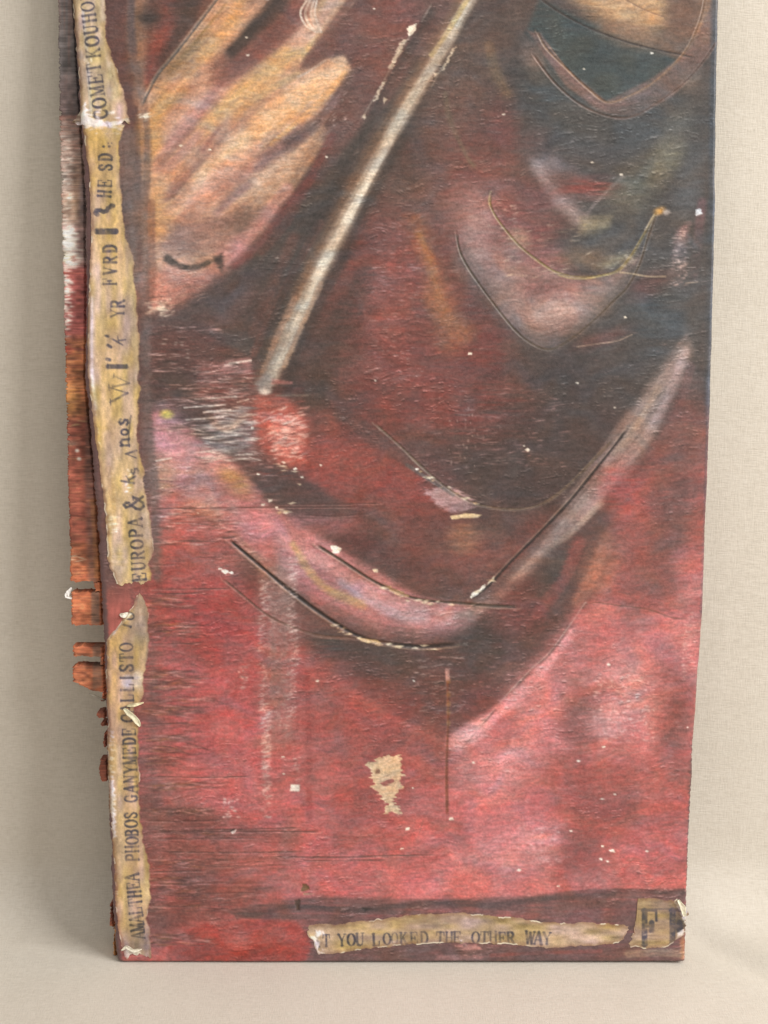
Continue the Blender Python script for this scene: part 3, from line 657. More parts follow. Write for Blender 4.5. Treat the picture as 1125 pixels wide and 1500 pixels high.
    G([(786, 48), (800, 74), (830, 104), (862, 134), (890, 153), (925, 142), (962, 120), (1000, 82), (1022, 40), (1032, 0), (1040, -60)], 1.6, .13, (136, 106, 84), .8, lip=(150, 120, 100))
    G([(796, 60), (840, 114), (888, 154)], 1., .06, (144, 112, 92), .6)
    G([(780, 82), (812, 124), (850, 156), (890, 173), (926, 174), (962, 154), (1000, 126), (1030, 92), (1050, 62)], 1.6, .14, (92, 72, 66), .8, lip=(156, 130, 120))
    G([(720, 286), (718, 302), (730, 326), (760, 362), (790, 386), (816, 402), (850, 409), (882, 406), (906, 398), (926, 374), (945, 342), (958, 318), (968, 311)], 1.7, .14, (128, 108, 64), .9, lip=(168, 148, 96))
    G([(812, 405), (850, 412), (902, 403)], 1.2, .08, (164, 146, 88), .8)
    G([(668, 342), (674, 372), (690, 402), (720, 444), (752, 484), (778, 506), (806, 515), (838, 498), (872, 470), (900, 442), (918, 424), (936, 390), (948, 352), (960, 318)], 1.7, .14, (88, 74, 62), .9, lip=(136, 116, 104))
    B((196, 144, 74), 966, 312, 8, 5, -20, a=.95, streak=0); B((192, 176, 168), 976, 314, 5, 4, a=.8, streak=0); c.S((180, 160, 140), 2, [(945, 340), (958, 318)], .6)
    c.S((186, 164, 132), 1.6, [(908, 402), (925, 404), (950, 408), (975, 408)], .8, .8, .3); c.S((170, 150, 130), 1.2, [(1004, 418), (1022, 416)], .7)
    c.S((186, 160, 136), 1.2, [(845, 511), (880, 506), (905, 502), (926, 493)], .7, .8, .4, 10)
    G([(548, 622), (590, 660), (628, 696), (664, 724), (700, 742), (750, 749), (786, 744), (816, 727), (846, 700), (880, 664), (900, 645)], 1.8, .14, (110, 90, 74), .85, lip=(140, 122, 104))
    c.S((96, 92, 90), 3.5, [(596, 684), (630, 706), (664, 728)], .8)
    G([(918, 632), (900, 656), (868, 696), (832, 740), (790, 784), (748, 826), (716, 860), (688, 882)], 2.2, .2, (56, 48, 46), .9, lip=(150, 126, 112))
    G([(896, 650), (880, 668), (846, 702)], 1.6, .1, (104, 84, 70), .8)
    G([(334, 792), (372, 824), (410, 856), (446, 884), (480, 908), (520, 932), (560, 944), (620, 950), (668, 946)], 3.0, .26, (58, 46, 44), 1., lip=(170, 140, 116))
    G([(326, 850), (352, 872), (392, 904), (430, 922), (470, 934), (520, 938), (580, 946)], 1.9, .14, (112, 78, 66), .85, lip=(160, 116, 100))
    G([(462, 800), (500, 824), (540, 850), (580, 870), (620, 882), (670, 886), (716, 890), (760, 892)], 2.3, .22, (78, 62, 52), .95, lip=(156, 124, 104))
    G([(850, 892), (872, 886), (906, 890), (950, 896), (985, 908), (1010, 909)], 1.3, .1, (124, 80, 70), .8)
    G([(858, 888), (836, 920), (806, 960), (780, 984), (742, 1024), (700, 1072)], 1.7, .12, (104, 84, 78), .55, lip=(176, 150, 140), broken=.48)
    G([(700, 1072), (660, 1120), (632, 1170), (612, 1230)], 1.5, .05, (120, 90, 84), .35, broken=.6)
    G([(655, 980), (656, 1060), (654, 1130), (655, 1200)], 2.6, .1, (124, 66, 48), .8)
    for y in (1000, 1020, 1034, 1046, 1062):
        B((168, 116, 66), 657, y, 3, 4, a=.6, streak=0)
    P((188, 140, 132), [(652, 982), (658, 982), (659, 1000), (653, 1000)], 1.5, .85, .1)
    # scoured bands of grain on the left
    for (x0, x1, y, w, d) in [(222, 520, 748, 1.4, .10), (410, 560, 742, 1.2, .08), (440, 540, 757, 1.5, .08), (430, 520, 762, 1.2, .08), (325, 350, 783, 2.0, .1), (318, 352, 790, 1.6, .1),
                              (232, 470, 1221, 1.6, .14), (300, 440, 1218, 1.2, .1), (232, 380, 1232, 1.3, .1), (232, 450, 1250, 1.2, .1), (400, 600, 1258, 1.0, .07), (440, 570, 1264, 1.0, .06),
                              (225, 372, 1140, 1.1, .08), (216, 300, 1190, 1.3, .1), (216, 330, 1205, 1.3, .1), (220, 300, 1280, 1.2, .1), (230, 372, 1312, 1.1, .1), (222, 330, 1298, 1.1, .1), (220, 300, 1330, 1.1, .1),
                              (220, 260, 830, 1.2, .1), (222, 340, 866, 1.2, .1), (222, 300, 872, 1., .1), (218, 300, 946, 1.2, .1), (212, 250, 1030, 1.2, .1), (214, 280, 1064, 1.2, .1), (520, 640, 1256, 1.1, .08)]:
        ym = y + rng.uniform(-2, 2)
        G([(x0, y), ((x0 + x1) / 2, ym), (x1, y - rng.uniform(0, 3))], w, d, (94, 62, 58), .75, lip=(190, 130, 122))
    pale = (214, 196, 182)
    F = c.flecks
    F(pale, 300, 596, 372, 680, 60, (8, 34), 1.1, .65, up=.05); F((150, 140, 138), 290, 600, 375, 680, 80, (8, 30), 1.2, .5)  # glints on the scratched patch, painted in as pale flecks
    F((216, 170, 160), 284, 545, 376, 596, 60, (6, 26), 1., .6, up=.05); F((120, 60, 54), 284, 545, 376, 600, 30, (6, 26), 1.2, .5)
    F((230, 190, 176), 398, 600, 446, 675, 60, (5, 16), 1.1, .65, -12, up=.04)
    for (x, y, l) in [(352, 533, 32), (340, 536, 20), (300, 598, 60), (318, 605, 40), (300, 616, 54), (322, 642, 50), (316, 586, 60), (240, 676, 22), (356, 590, 16)]:
        c.S((226, 206, 194), 1.7, [(x - l / 2, y + 2), (x, y), (x + l / 2, y - 2)], .85, .7, .5, 10)
        c.hgt[int(y) + TOP - 1:int(y) + TOP + 2, int(x - l / 2):int(x + l / 2)] += .06
    F((96, 62, 60), 216, 480, 330, 600, 60, (10, 40), 1.3, .35); F((66, 56, 54), 216, 480, 330, 640, 60, (8, 30), 1.3, .4); F(pale, 230, 480, 290, 530, 14, (4, 10), .9, .4)
    F((228, 176, 172), 222, 610, 400, 790, 120, (6, 24), 1., .35, up=.03); F((150, 84, 80), 222, 700, 400, 880, 140, (8, 40), 1.2, .35)
    F((120, 70, 66), 212, 850, 300, 1360, 260, (10, 60), 1.2, .4); F((214, 130, 122), 212, 850, 330, 1360, 140, (6, 30), 1., .35, up=.03)
    for k_ in range(34):
        yy = rng.uniform(850, 1385); xx = 208 + rng.exponential(12); le = rng.uniform(30, 110) * (1.5 if 1180 < yy < 1345 else .8)
        F((104, 66, 62), xx, yy - 5, xx + le, yy + 5, 16, (14, 52), 1.1, .55, -1, up=-.05); F((214, 140, 132), xx, yy - 5, xx + le, yy + 5, 8, (8, 34), .9, .5, -1, up=.05); F((150, 92, 60), xx, yy - 4, xx + le * .6, yy + 4, 4, (8, 30), 1., .45, -1)
    for k_ in range(16):
        yy = rng.uniform(470, 850); xx = 222 + rng.exponential(20); le = rng.uniform(40, 130)
        F((92, 66, 62), xx, yy - 4, xx + le, yy + 4, 9, (12, 44), 1., .45, -1, up=-.04); F((218, 170, 164), xx, yy - 4, xx + le, yy + 4, 8, (8, 28), .9, .5, -1, up=.04)
    F((196, 112, 104), 280, 1190, 450, 1320, 60, (10, 40), 1., .4); F((110, 64, 60), 240, 1200, 440, 1340, 70, (10, 50), 1.1, .4)
    F((186, 150, 148), 545, 330, 620, 560, 110, (4, 14), .9, .4, up=.03); F((180, 142, 138), 600, 350, 720, 520, 60, (4, 14), .9, .3)
    F((176, 130, 128), 620, 570, 830, 690, 130, (4, 20), .9, .45, -3, up=.03); F((190, 160, 150), 655, 600, 700, 690, 26, (3, 6), 1., .5, 90)
    F((200, 176, 150), 740, 330, 850, 410, 46, (4, 16), .9, .4, -12); F((214, 190, 170), 715, 300, 760, 350, 20, (4, 12), .9, .4, -8)
    F((158, 128, 124), 780, 480, 1000, 620, 50, (3, 10), .8, .35, -4); F((188, 160, 156), 600, 960, 680, 1050, 60, (4, 16), .9, .4)
    F((190, 120, 116), 700, 900, 860, 1040, 60, (3, 12), .8, .4, -8); F((206, 190, 170), 860, 370, 930, 400, 20, (4, 12), 1., .5, -15)
    F((190, 168, 150), 240, 20, 500, 420, 40, (3, 10), .8, .35, -20)
    F((206, 160, 150), 250, 250, 330, 340, 40, (6, 16), .9, .3, -25)
    F((230, 170, 166), 680, 1060, 1000, 1330, 150, (4, 14), .9, .25, 4); F((120, 66, 62), 680, 1060, 1000, 1330, 120, (3, 12), .9, .25, 4)
    F((130, 110, 104), 440, 120, 530, 230, 60, (4, 12), .9, .4, -25); F((180, 160, 156), 455, 140, 510, 190, 30, (4, 12), .9, .45, -35)
    # sheen on the lower field, painted in as pale ragged columns
    def rub_sheen(x0, x1, y0, y1, n, col=(206, 170, 160), a=.5):
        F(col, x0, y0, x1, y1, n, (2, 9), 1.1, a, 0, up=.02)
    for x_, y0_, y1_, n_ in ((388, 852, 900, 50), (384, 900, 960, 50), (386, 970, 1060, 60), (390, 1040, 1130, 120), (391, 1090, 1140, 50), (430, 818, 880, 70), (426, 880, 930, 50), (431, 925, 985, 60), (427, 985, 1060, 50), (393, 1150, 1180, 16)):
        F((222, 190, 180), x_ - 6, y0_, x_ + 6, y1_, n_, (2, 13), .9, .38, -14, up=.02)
    rub_sheen(395, 425, 850, 1080, 160, (186, 150, 142), .4); rub_sheen(350, 366, 975, 1012, 26); rub_sheen(326, 350, 1172, 1202, 30, (214, 180, 170), .6); rub_sheen(384, 396, 1130, 1200, 30)
    rub_sheen(430, 440, 1110, 1150, 14); rub_sheen(1000, 1018, 900, 1000, 60, (220, 160, 150)); rub_sheen(870, 960, 990, 1090, 160, (226, 180, 172)); rub_sheen(985, 1006, 340, 425, 60, (196, 166, 160)); rub_sheen(760, 820, 1210, 1270, 60, (224, 176, 172), .4)
    rub_sheen(230, 250, 440, 460, 20, (226, 196, 176), .7)
    # where paint has come away
    bone, ivory, tan = (222, 204, 174), (232, 222, 204), (206, 176, 138)
    c.chip(tan, [(538, 1122), (556, 1112), (585, 1108), (586, 1126), (592, 1138), (582, 1148), (592, 1154), (580, 1166), (578, 1178), (588, 1190), (584, 1198), (574, 1192), (562, 1198), (566, 1180), (556, 1168), (546, 1158), (544, 1140)], .14, 5)
    c.chip((150, 84, 78), [(556, 1150), (574, 1144), (576, 1150), (560, 1156)], -.05, 3); c.chip((140, 100, 80), [(550, 1130), (556, 1130), (556, 1136), (550, 1136)], 0, 2)
    c.chip(ivory, [(484, 803), (494, 802), (500, 806), (498, 813), (488, 814)], .12, 1.5); c.chip(ivory, [(426, 1152), (440, 1152), (438, 1162), (425, 1161)], .12, 1)
    c.chip(bone, [(546, 836), (554, 836), (553, 842), (547, 841)], .08, 1); c.chip((224, 190, 138), [(660, 759), (684, 755), (706, 757), (700, 761), (676, 762), (661, 764)], .1, 1)
    c.chip(ivory, [(597, 42), (612, 38), (606, 52), (598, 56)], .1, 2)
    for q in [[(590, 60), (596, 62), (584, 82), (578, 78)], [(584, 76), (590, 78), (574, 104), (568, 104)], [(560, 124), (566, 120), (552, 150), (546, 152)], [(562, 146), (568, 148), (562, 156)], [(530, 174), (536, 170), (534, 178)], [(664, 74), (670, 70), (650, 106), (646, 106)], [(636, 110), (644, 108), (632, 120)]]:
        c.chip((206, 186, 160), q, .08, 2, 1.0, .8)
    c.S((160, 146, 128), 1.5, [(610, 40), (580, 90), (548, 146), (530, 176)], .5, .8, .4); c.S((150, 138, 124), 1.2, [(660, 80), (632, 130)], .5)
    c.S((150, 138, 128), 2.0, [(632, 10), (618, 34)], .4)
    for (x, y, r) in [(868, 241, 3), (910, 259, 3), (955, 81, 3), (855, 104, 2), (688, 521, 4), (773, 662, 4), (768, 656, 2), (915, 468, 2.5), (846, 564, 2.5), (900, 600, 2), (605, 1157, 2), (597, 1217, 4), (662, 1202, 4), (588, 1246, 3),
                      (693, 1120, 3), (884, 1097, 3), (882, 1173, 3), (836, 1220, 3), (883, 1242, 3), (897, 1249, 4), (880, 1261, 3), (890, 1264, 2.5), (948, 1250, 3), (818, 1301, 3), (760, 1277, 3), (847, 1117, 2.5), (892, 977, 3), (465, 1000, 3), (550, 560, 2), (738, 171, 2.5),
                      (363, 84, 3), (362, 58, 2), (308, 222, 2.5), (265, 216, 2.5), (548, 16, 2), (478, 233, 2), (470, 684, 2), (416, 680, 3), (432, 690, 3), (443, 702, 3), (396, 736, 4), (404, 746, 3), (418, 754, 3), (386, 742, 3), (378, 698, 2.5), (612, 690, 3), (606, 1000, 2.5), (415, 1112, 2.5), (416, 1136, 2), (1007, 1068, 2), (900, 1166, 2.5), (290, 755, 2), (214, 174, 4), (370, 630, 3), (330, 840, 5), (340, 842, 4), (322, 836, 3)]:
        t = rng.uniform(0, 6)
        c.chip(ivory, [(x + r * math.cos(t + k * 1.57) * rng.uniform(.7, 1.5), y + r * .7 * math.sin(t + k * 1.57) * rng.uniform(.6, 1.2)) for k in range(4)], .06, 1.2, .7)
    c.chip((218, 226, 236), [(1018, 311), (1026, 308), (1028, 316), (1020, 320)], -.1, 1.5); c.chip(ivory, [(690, 874), (704, 864), (710, 858), (712, 862), (700, 874), (688, 880)], .1, 1.5); c.chip(bone, [(716, 856), (724, 846), (724, 851), (714, 860)], .1, 1)
    c.chip((206, 170, 120), [(520, 936), (548, 940), (560, 946), (536, 944)], .1, 2); c.chip((206, 180, 140), [(574, 948), (592, 949), (586, 953)], .1, 1.5); c.chip((190, 150, 110), [(562, 858), (592, 870), (600, 878), (580, 874)], .1, 3)
    c.chip((116, 84, 52), [(442, 1298), (450, 1297), (454, 1306), (442, 1309)], .3, 2); c.chip((86, 62, 52), [(432, 1322), (439, 1320), (440, 1336), (434, 1338)], .3, 2); c.chip((170, 130, 100), [(446, 1311), (462, 1312), (444, 1314)], .1, 1)
    c.chip((64, 54, 52), [(530, 1332), (544, 1334), (534, 1338)], .2, 2); c.chip((60, 50, 46), [(336, 1220), (344, 1216), (342, 1223)], .2, 1)
    c.chip((222, 196, 184), [(338, 1222), (346, 1217), (346, 1221), (340, 1225)], -.15, 1)
    P((236, 222, 196), [(228, 454), (240, 452), (248, 458), (236, 462)], 2, .8, .3); P((226, 190, 160), [(218, 452), (236, 458), (226, 462)], 3, .6, .3)
    F((232, 222, 204), 196, 168, 226, 182, 9, (3, 9), 1.2, .8, -20, up=.05)
    for pts_, n_ in (([(480, 912), (520, 936), (570, 948), (640, 952)], 16), ([(560, 862), (600, 880), (660, 888)], 10), ([(612, 692), (650, 716), (700, 742)], 12), ([(720, 852), (700, 872)], 5), ([(408, 684), (440, 704), (420, 752), (390, 738)], 14)):
        q_ = curve(pts_)
        for _ in range(n_):
            x_, y_ = q_[rng.randint(len(q_))] + rng.uniform(-3, 3, 2); l_ = rng.uniform(3, 9); h_ = rng.uniform(1., 2.4)
            c.chip((216, 196, 164) if rng.rand() < .6 else (192, 152, 112), [(x_ - l_, y_ + rng.uniform(-1, 1)), (x_, y_ - h_), (x_ + l_ * .8, y_ + rng.uniform(-1, 1)), (x_ - l_ * .2, y_ + h_)], .06, 1.5, .8, .75)
    F((226, 200, 188), 290, 596, 376, 676, 50, (10, 30), 1.2, .7, 0, up=.05); F((236, 190, 176), 396, 604, 448, 676, 40, (6, 16), 1.2, .6, -14, up=.04)  # more pale dashes, painting in glints on the scratched grain
    F((222, 190, 166), 214, 440, 256, 466, 22, (5, 16), 1.3, .6, -8, up=.05); F((92, 72, 68), 212, 436, 262, 470, 26, (6, 18), 1.2, .55, -6, up=-.04); F((200, 150, 130), 214, 400, 300, 450, 26, (6, 20), 1., .4, -14)
    F((84, 66, 62), 280, 530, 376, 690, 40, (10, 34), 1.2, .55, -1, up=-.05); F((236, 160, 146), 380, 590, 450, 690, 40, (5, 18), 1.1, .5, -10, up=.03); F((132, 66, 58), 376, 590, 456, 700, 36, (6, 22), 1.2, .5, -6)
    # pale scumbled loops, thick paint
    for dx in (-7, -2, 4, 8):
        c.S((206, 190, 174), 2.2, [(456 + dx, 4), (450 + dx * 1.4, 22), (456 + dx * 1.2, 40), (466 + dx * .6, 50)], .95, .8, .4, 12)
    c.S((198, 184, 170), 3, [(372, -6), (392, 2)], .7); c.S((190, 166, 150), 2, [(436, 118), (452, 108), (476, 92)], .6, .8, .4, 12); c.S((196, 170, 154), 9, [(452, 0), (456, 20), (466, 44)], .6, .9)
    # ---- finishing: mottle and grain
    # cloudy scumbling, then short cross-grain ripples
    wx = X + (vnoise(X / 40, Y / 40, 33) - .5) * 50; wy = Y + (vnoise(X / 35, Y / 45, 34) - .5) * 40
    cloud = vnoise(wx / 46, wy / 30, 44) * .5 + vnoise(wx / 19, wy / 11, 45) * .3 + vnoise(wx / 8, wy / 5, 48) * .2 - .5
    tilt = Y + .10 * X + (vnoise(X / 25, Y / 18, 35) - .5) * 9
    fine = (vnoise(X / 10, tilt / 1.7, 41) - .5) * .15 + (vnoise(X / 5, tilt / 2.6, 42) - .5) * .13 + (vnoise(X / 2.1, Y / 1.9, 43) - .5) * .24
    c.rgb *= (1 + fine * .8 + cloud * .22)[..., None]
    # brown-black glaze caught in the grain, thin everywhere and thicker in patches
    gl = smooth(.50, .78, vnoise(wx / 60, wy / 34, 61) * .55 + vnoise(X / 24, tilt / 3.2, 62) * .45) * .22 + smooth(.6, .85, vnoise(X / 11, tilt / 2.0, 63)) * .14
    gl = gl * smooth(30, 150, c.rgb[..., 0])
    c.rgb += (np.array((98, 72, 66), np.float32) - c.rgb) * gl[..., None] * .75
    # grain glints painted pale along the ridges, with painted shade beneath each
    zone = .12 + .95 * smooth(.35, .8, vnoise(wx / 80, wy / 60, 64)) + .5 * np.exp(-((X - 330) / 60) ** 2 - ((Y - 620) / 80) ** 2) + .4 * np.exp(-((X - 640) / 110) ** 2 - ((Y - 560) / 140) ** 2)
    zone = zone * (1 - .55 * smooth(30, -10, (X - 205) * .6 + (Y - 430) * .85 - 0 * X) * smooth(520, 480, X) * smooth(470, 440, Y))
    rd = smooth(.70, .88, vnoise(X / 12, tilt / 1.7, 65) * .75 + vnoise(X / 2.6, Y / 1.6, 66) * .25) * zone
    c.rgb += (np.minimum(c.rgb * 1.25 + 46, 240) - c.rgb) * rd[..., None] * .48
    c.rgb *= (1 - .22 * np.roll(rd, 2, 0))[..., None]
    c.hgt += rd * .007
    lum = (c.rgb @ np.array((.3, .59, .11), np.float32))[..., None]
    sat = .76 + .22 * (vnoise(wx / 28, wy / 20, 46) - .5) + .22 * (vnoise(X / 7, tilt / 3, 47) - .5)
    c.rgb = lum + (c.rgb - lum) * sat[..., None]
    warm = (vnoise(wx / 33, wy / 17, 49) - .5) * .13
    c.rgb[..., 0] *= 1 + warm * .5; c.rgb[..., 1] *= 1 - warm * .3; c.rgb[..., 2] *= 1 - warm
    c.rgb = 120 + (c.rgb * 1.03 - 120) * 1.12 + 1
    c.rgb[...] = np.clip(c.rgb, 8, 250)
    c.hgt += ((vnoise(X / 16, tilt / 1.9, 51) - .5) * .032 + (vnoise(X / 6, tilt / 2.4, 52) - .5) * .026) * (.25 + .8 * zone) + (vnoise(X / 120, Y / 90, 53) - .5) * .25
    return c
# ------------------------------------------------------------------ PAINT END
build_cloth()

# ------------------------------------------------------------------ lettering: a worn roman type made of strokes
# (weight, points) in a unit box, x to the right, y up; 1 = stem, 0 = hairline or serif
def ring(cx, cy, rx, ry, a0=0, a1=360, n=14):
    return [(cx + rx * math.cos(math.radians(t)), cy + ry * math.sin(math.radians(t))) for t in np.linspace(a0, a1, n)]
def stem(x, y0=0., y1=1., s=.14):
    return [(1, [(x, y0), (x, y1)]), (0, [(x - s, y0), (x + s, y0)]), (0, [(x - s, y1), (x + s, y1)])]
GLYPH = {
    'A': [(0, [(.08, 0), (.48, 1)]), (1, [(.52, 1), (.88, 0)]), (0, [(.24, .36), (.74, .36)]), (0, [(-.02, 0), (.22, 0)]), (0, [(.72, 0), (1.02, 0)])],
    'B': stem(.2) + [(0, [(.2, 1), (.55, 1)]), (1, ring(.5, .76, .26, .24, 80, -80, 8)), (0, [(.2, .52), (.55, .52)]), (1, ring(.52, .26, .3, .26, 80, -80, 8)), (0, [(.2, 0), (.55, 0)])],
    'C': [(1, ring(.52, .5, .4, .5, 50, 310)), (0, [(.82, .98), (.84, .66)]), (0, [(.8, .16), (.84, .3)])],
    'D': stem(.2) + [(0, [(.2, 1), (.5, 1)]), (1, ring(.45, .5, .42, .5, 85, -85, 10)), (0, [(.2, 0), (.5, 0)])],
    'E': stem(.22) + [(0, [(.22, 1), (.84, 1), (.86, .74)]), (0, [(.22, .52), (.62, .52)]), (0, [(.62, .38), (.62, .66)]), (0, [(.22, 0), (.86, 0), (.9, .28)])],
    'F': stem(.24) + [(0, [(.24, 1), (.86, 1), (.88, .7)]), (0, [(.24, .52), (.62, .52)]), (1, [(.62, .4), (.62, .64)])],
    'G': [(1, ring(.5, .5, .4, .5, 55, 305)), (0, [(.8, .98), (.82, .68)]), (1, [(.78, .06), (.78, .42)]), (0, [(.6, .42), (.92, .42)])],
    'H': stem(.2) + stem(.8) + [(0, [(.2, .52), (.8, .52)])],
    'I': stem(.5, s=.2),
    'K': stem(.2) + [(0, [(.22, .42), (.78, 1)]), (1, [(.42, .6), (.84, 0)]), (0, [(.62, 1), (.94, 1)]), (0, [(.7, 0), (1, 0)])],
    'L': stem(.25) + [(0, [(.25, 0), (.86, 0), (.9, .34)])],
    'M': [(0, [(.14, 0), (.14, 1)]), (1, [(.16, 1), (.5, .08)]), (0, [(.5, .08), (.84, 1)]), (1, [(.86, 1), (.86, 0)]), (0, [(0, 0), (.28, 0)]), (0, [(.7, 0), (1, 0)]), (0, [(0, 1), (.2, 1)]), (0, [(.84, 1), (1, 1)])],
    'N': [(0, [(.16, 0), (.16, 1)]), (1, [(.16, 1), (.82, 0)]), (0, [(.84, 0), (.84, 1)]), (0, [(.02, 0), (.3, 0)]), (0, [(.7, 1), (.98, 1)]), (0, [(0, 1), (.2, 1)])],
    'O': [(1, ring(.5, .5, .42, .5, 125, 235, 7)), (1, ring(.5, .5, .42, .5, -55, 55, 7)), (0, ring(.5, .5, .42, .5, 0, 360, 18))],
    'P': stem(.22) + [(0, [(.22, 1), (.55, 1)]), (1, ring(.52, .74, .32, .26, 85, -85, 8)), (0, [(.22, .48), (.55, .48)])],
    'R': stem(.2) + [(0, [(.2, 1), (.52, 1)]), (1, ring(.5, .76, .28, .24, 85, -85, 8)), (0, [(.2, .52), (.52, .52)]), (1, [(.5, .5), (.84, 0)]), (0, [(.8, 0), (.98, 0)])],
    'S': [(1, [(.8, .8), (.68, .96), (.48, 1), (.26, .92), (.2, .74), (.32, .6), (.66, .42), (.8, .26), (.72, .08), (.5, 0), (.28, .04), (.18, .2)]), (0, [(.8, .98), (.8, .72)]), (0, [(.18, .02), (.18, .3)])],
    'T': stem(.5) + [(0, [(.06, .72), (.1, 1), (.9, 1), (.94, .72)])],
    'U': [(1, [(.2, 1), (.2, .3), (.3, .06), (.5, 0)]), (0, [(.5, 0), (.72, .08), (.8, .3), (.8, 1)]), (0, [(.04, 1), (.36, 1)]), (0, [(.66, 1), (.96, 1)])],
    'V': [(1, [(.12, 1), (.5, 0)]), (0, [(.5, 0), (.88, 1)]), (0, [(-.02, 1), (.28, 1)]), (0, [(.74, 1), (1.02, 1)])],
    'W': [(1, [(.04, 1), (.28, 0)]), (0, [(.28, 0), (.5, .8)]), (1, [(.5, .9), (.72, 0)]), (0, [(.72, 0), (.96, 1)]), (0, [(-.06, 1), (.16, 1)]), (0, [(.84, 1), (1.06, 1)])],
    'Y': [(1, [(.12, 1), (.5, .46)]), (0, [(.88, 1), (.5, .46)]), (1, [(.5, .46), (.5, 0)]), (0, [(.34, 0), (.66, 0)]), (0, [(0, 1), (.26, 1)]), (0, [(.74, 1), (1, 1)])],
    '&': [(1, [(.94, .02), (.34, .72), (.3, .9), (.46, 1), (.6, .9), (.56, .74), (.2, .4), (.14, .18), (.32, .0), (.56, .04), (.8, .3), (.9, .5)]), (0, [(.74, .52), (1, .52)])],
    '?': [(1, [(.14, .86), (.3, .98), (.5, .92), (.5, .72), (.36, .54), (.44, .36), (.66, .3), (.82, .1)]), (1, [(.84, .02), (.9, .1)])],
    'o': [(1, ring(.5, .32, .36, .32, 0, 360, 14))],
    's': [(1, [(.76, .56), (.5, .66), (.28, .54), (.4, .38), (.7, .24), (.66, .06), (.42, 0), (.2, .1)])],
    'n': [(1, [(.2, 0), (.2, .66)]), (1, [(.2, .5), (.5, .66), (.76, .5), (.78, 0)]), (0, [(.04, 0), (.36, 0)]), (0, [(.64, 0), (.94, 0)])],
    'k': [(1, [(.2, 0), (.2, 1)]), (0, [(.2, .3), (.7, .7)]), (1, [(.4, .44), (.8, 0)])],
    'v': [(0, [(.1, 0), (.5, .7)]), (1, [(.5, .7), (.9, 0)])],
    ':': [(1, [(.5, .12), (.5, .16)]), (1, [(.5, .6), (.5, .64)])],
    "'": [(1, [(.5, .9), (.42, .7)])],
}
INK = (74, 70, 72)
def letter(c, ch, x, y, h, rot, asp=.68, wt=1., a=.85, ink=INK):
    """x, y: centre of the letter; rot: direction the line of text runs, degrees"""
    t = math.radians(rot); ex = (math.cos(t), math.sin(t)); ey = (math.sin(t), -math.cos(t))
    for kind, pts in GLYPH[ch]:
        hw = (.074 if kind else .030) * h * wt + .15
        q = [(x + ((px - .5) * asp * ex[0] + (py - .5) * ey[0]) * h, y + ((px - .5) * asp * ex[1] + (py - .5) * ey[1]) * h) for px, py in pts]
        for p0, p1 in zip(q[:-1], q[1:]):
            bx = c.box(min(p0[0], p1[0]) - 4, min(p0[1], p1[1]) - 4, max(p0[0], p1[0]) + 4, max(p0[1], p1[1]) + 4)
            if bx is None:
                continue
            sl, X, Y = bx
            dx, dy = p1[0] - p0[0], p1[1] - p0[1]; l2 = dx * dx + dy * dy + 1e-6
            k = np.clip(((X - p0[0]) * dx + (Y - p0[1]) * dy) / l2, 0, 1)
            d = np.hypot(X - p0[0] - k * dx, Y - p0[1] - k * dy)
            al = (1 - smooth(hw - .55, hw + .75, d)) * a * (.5 + .5 * smooth(.22, .52, vnoise(X / 3.1, Y / 2.7, 71) * .55 + vnoise(X / 8.3, Y / 7.7, 72) * .45))
            c.mix(sl, ink, np.clip(al, 0, 1))
def text_line(c, s, p0, p1, h, asp=.68, wt=1., a=.85):
    """letters spread evenly from p0 to p1 (centres of the first and the last one)"""
    n = len(s); rot = math.degrees(math.atan2(p1[1] - p0[1], p1[0] - p0[0]))
    for i, ch in enumerate(s):
        f = i / max(n - 1, 1)
        if ch != ' ':
            letter(c, ch, p0[0] + (p1[0] - p0[0]) * f + rng.uniform(-.5, .5), p0[1] + (p1[1] - p0[1]) * f + rng.uniform(-.5, .5), h * rng.uniform(.96, 1.04), rot + rng.uniform(-2, 2), asp * (.6 if ch == 'I' else 1), wt * rng.uniform(.85, 1.2), a * rng.uniform(.85, 1.05))

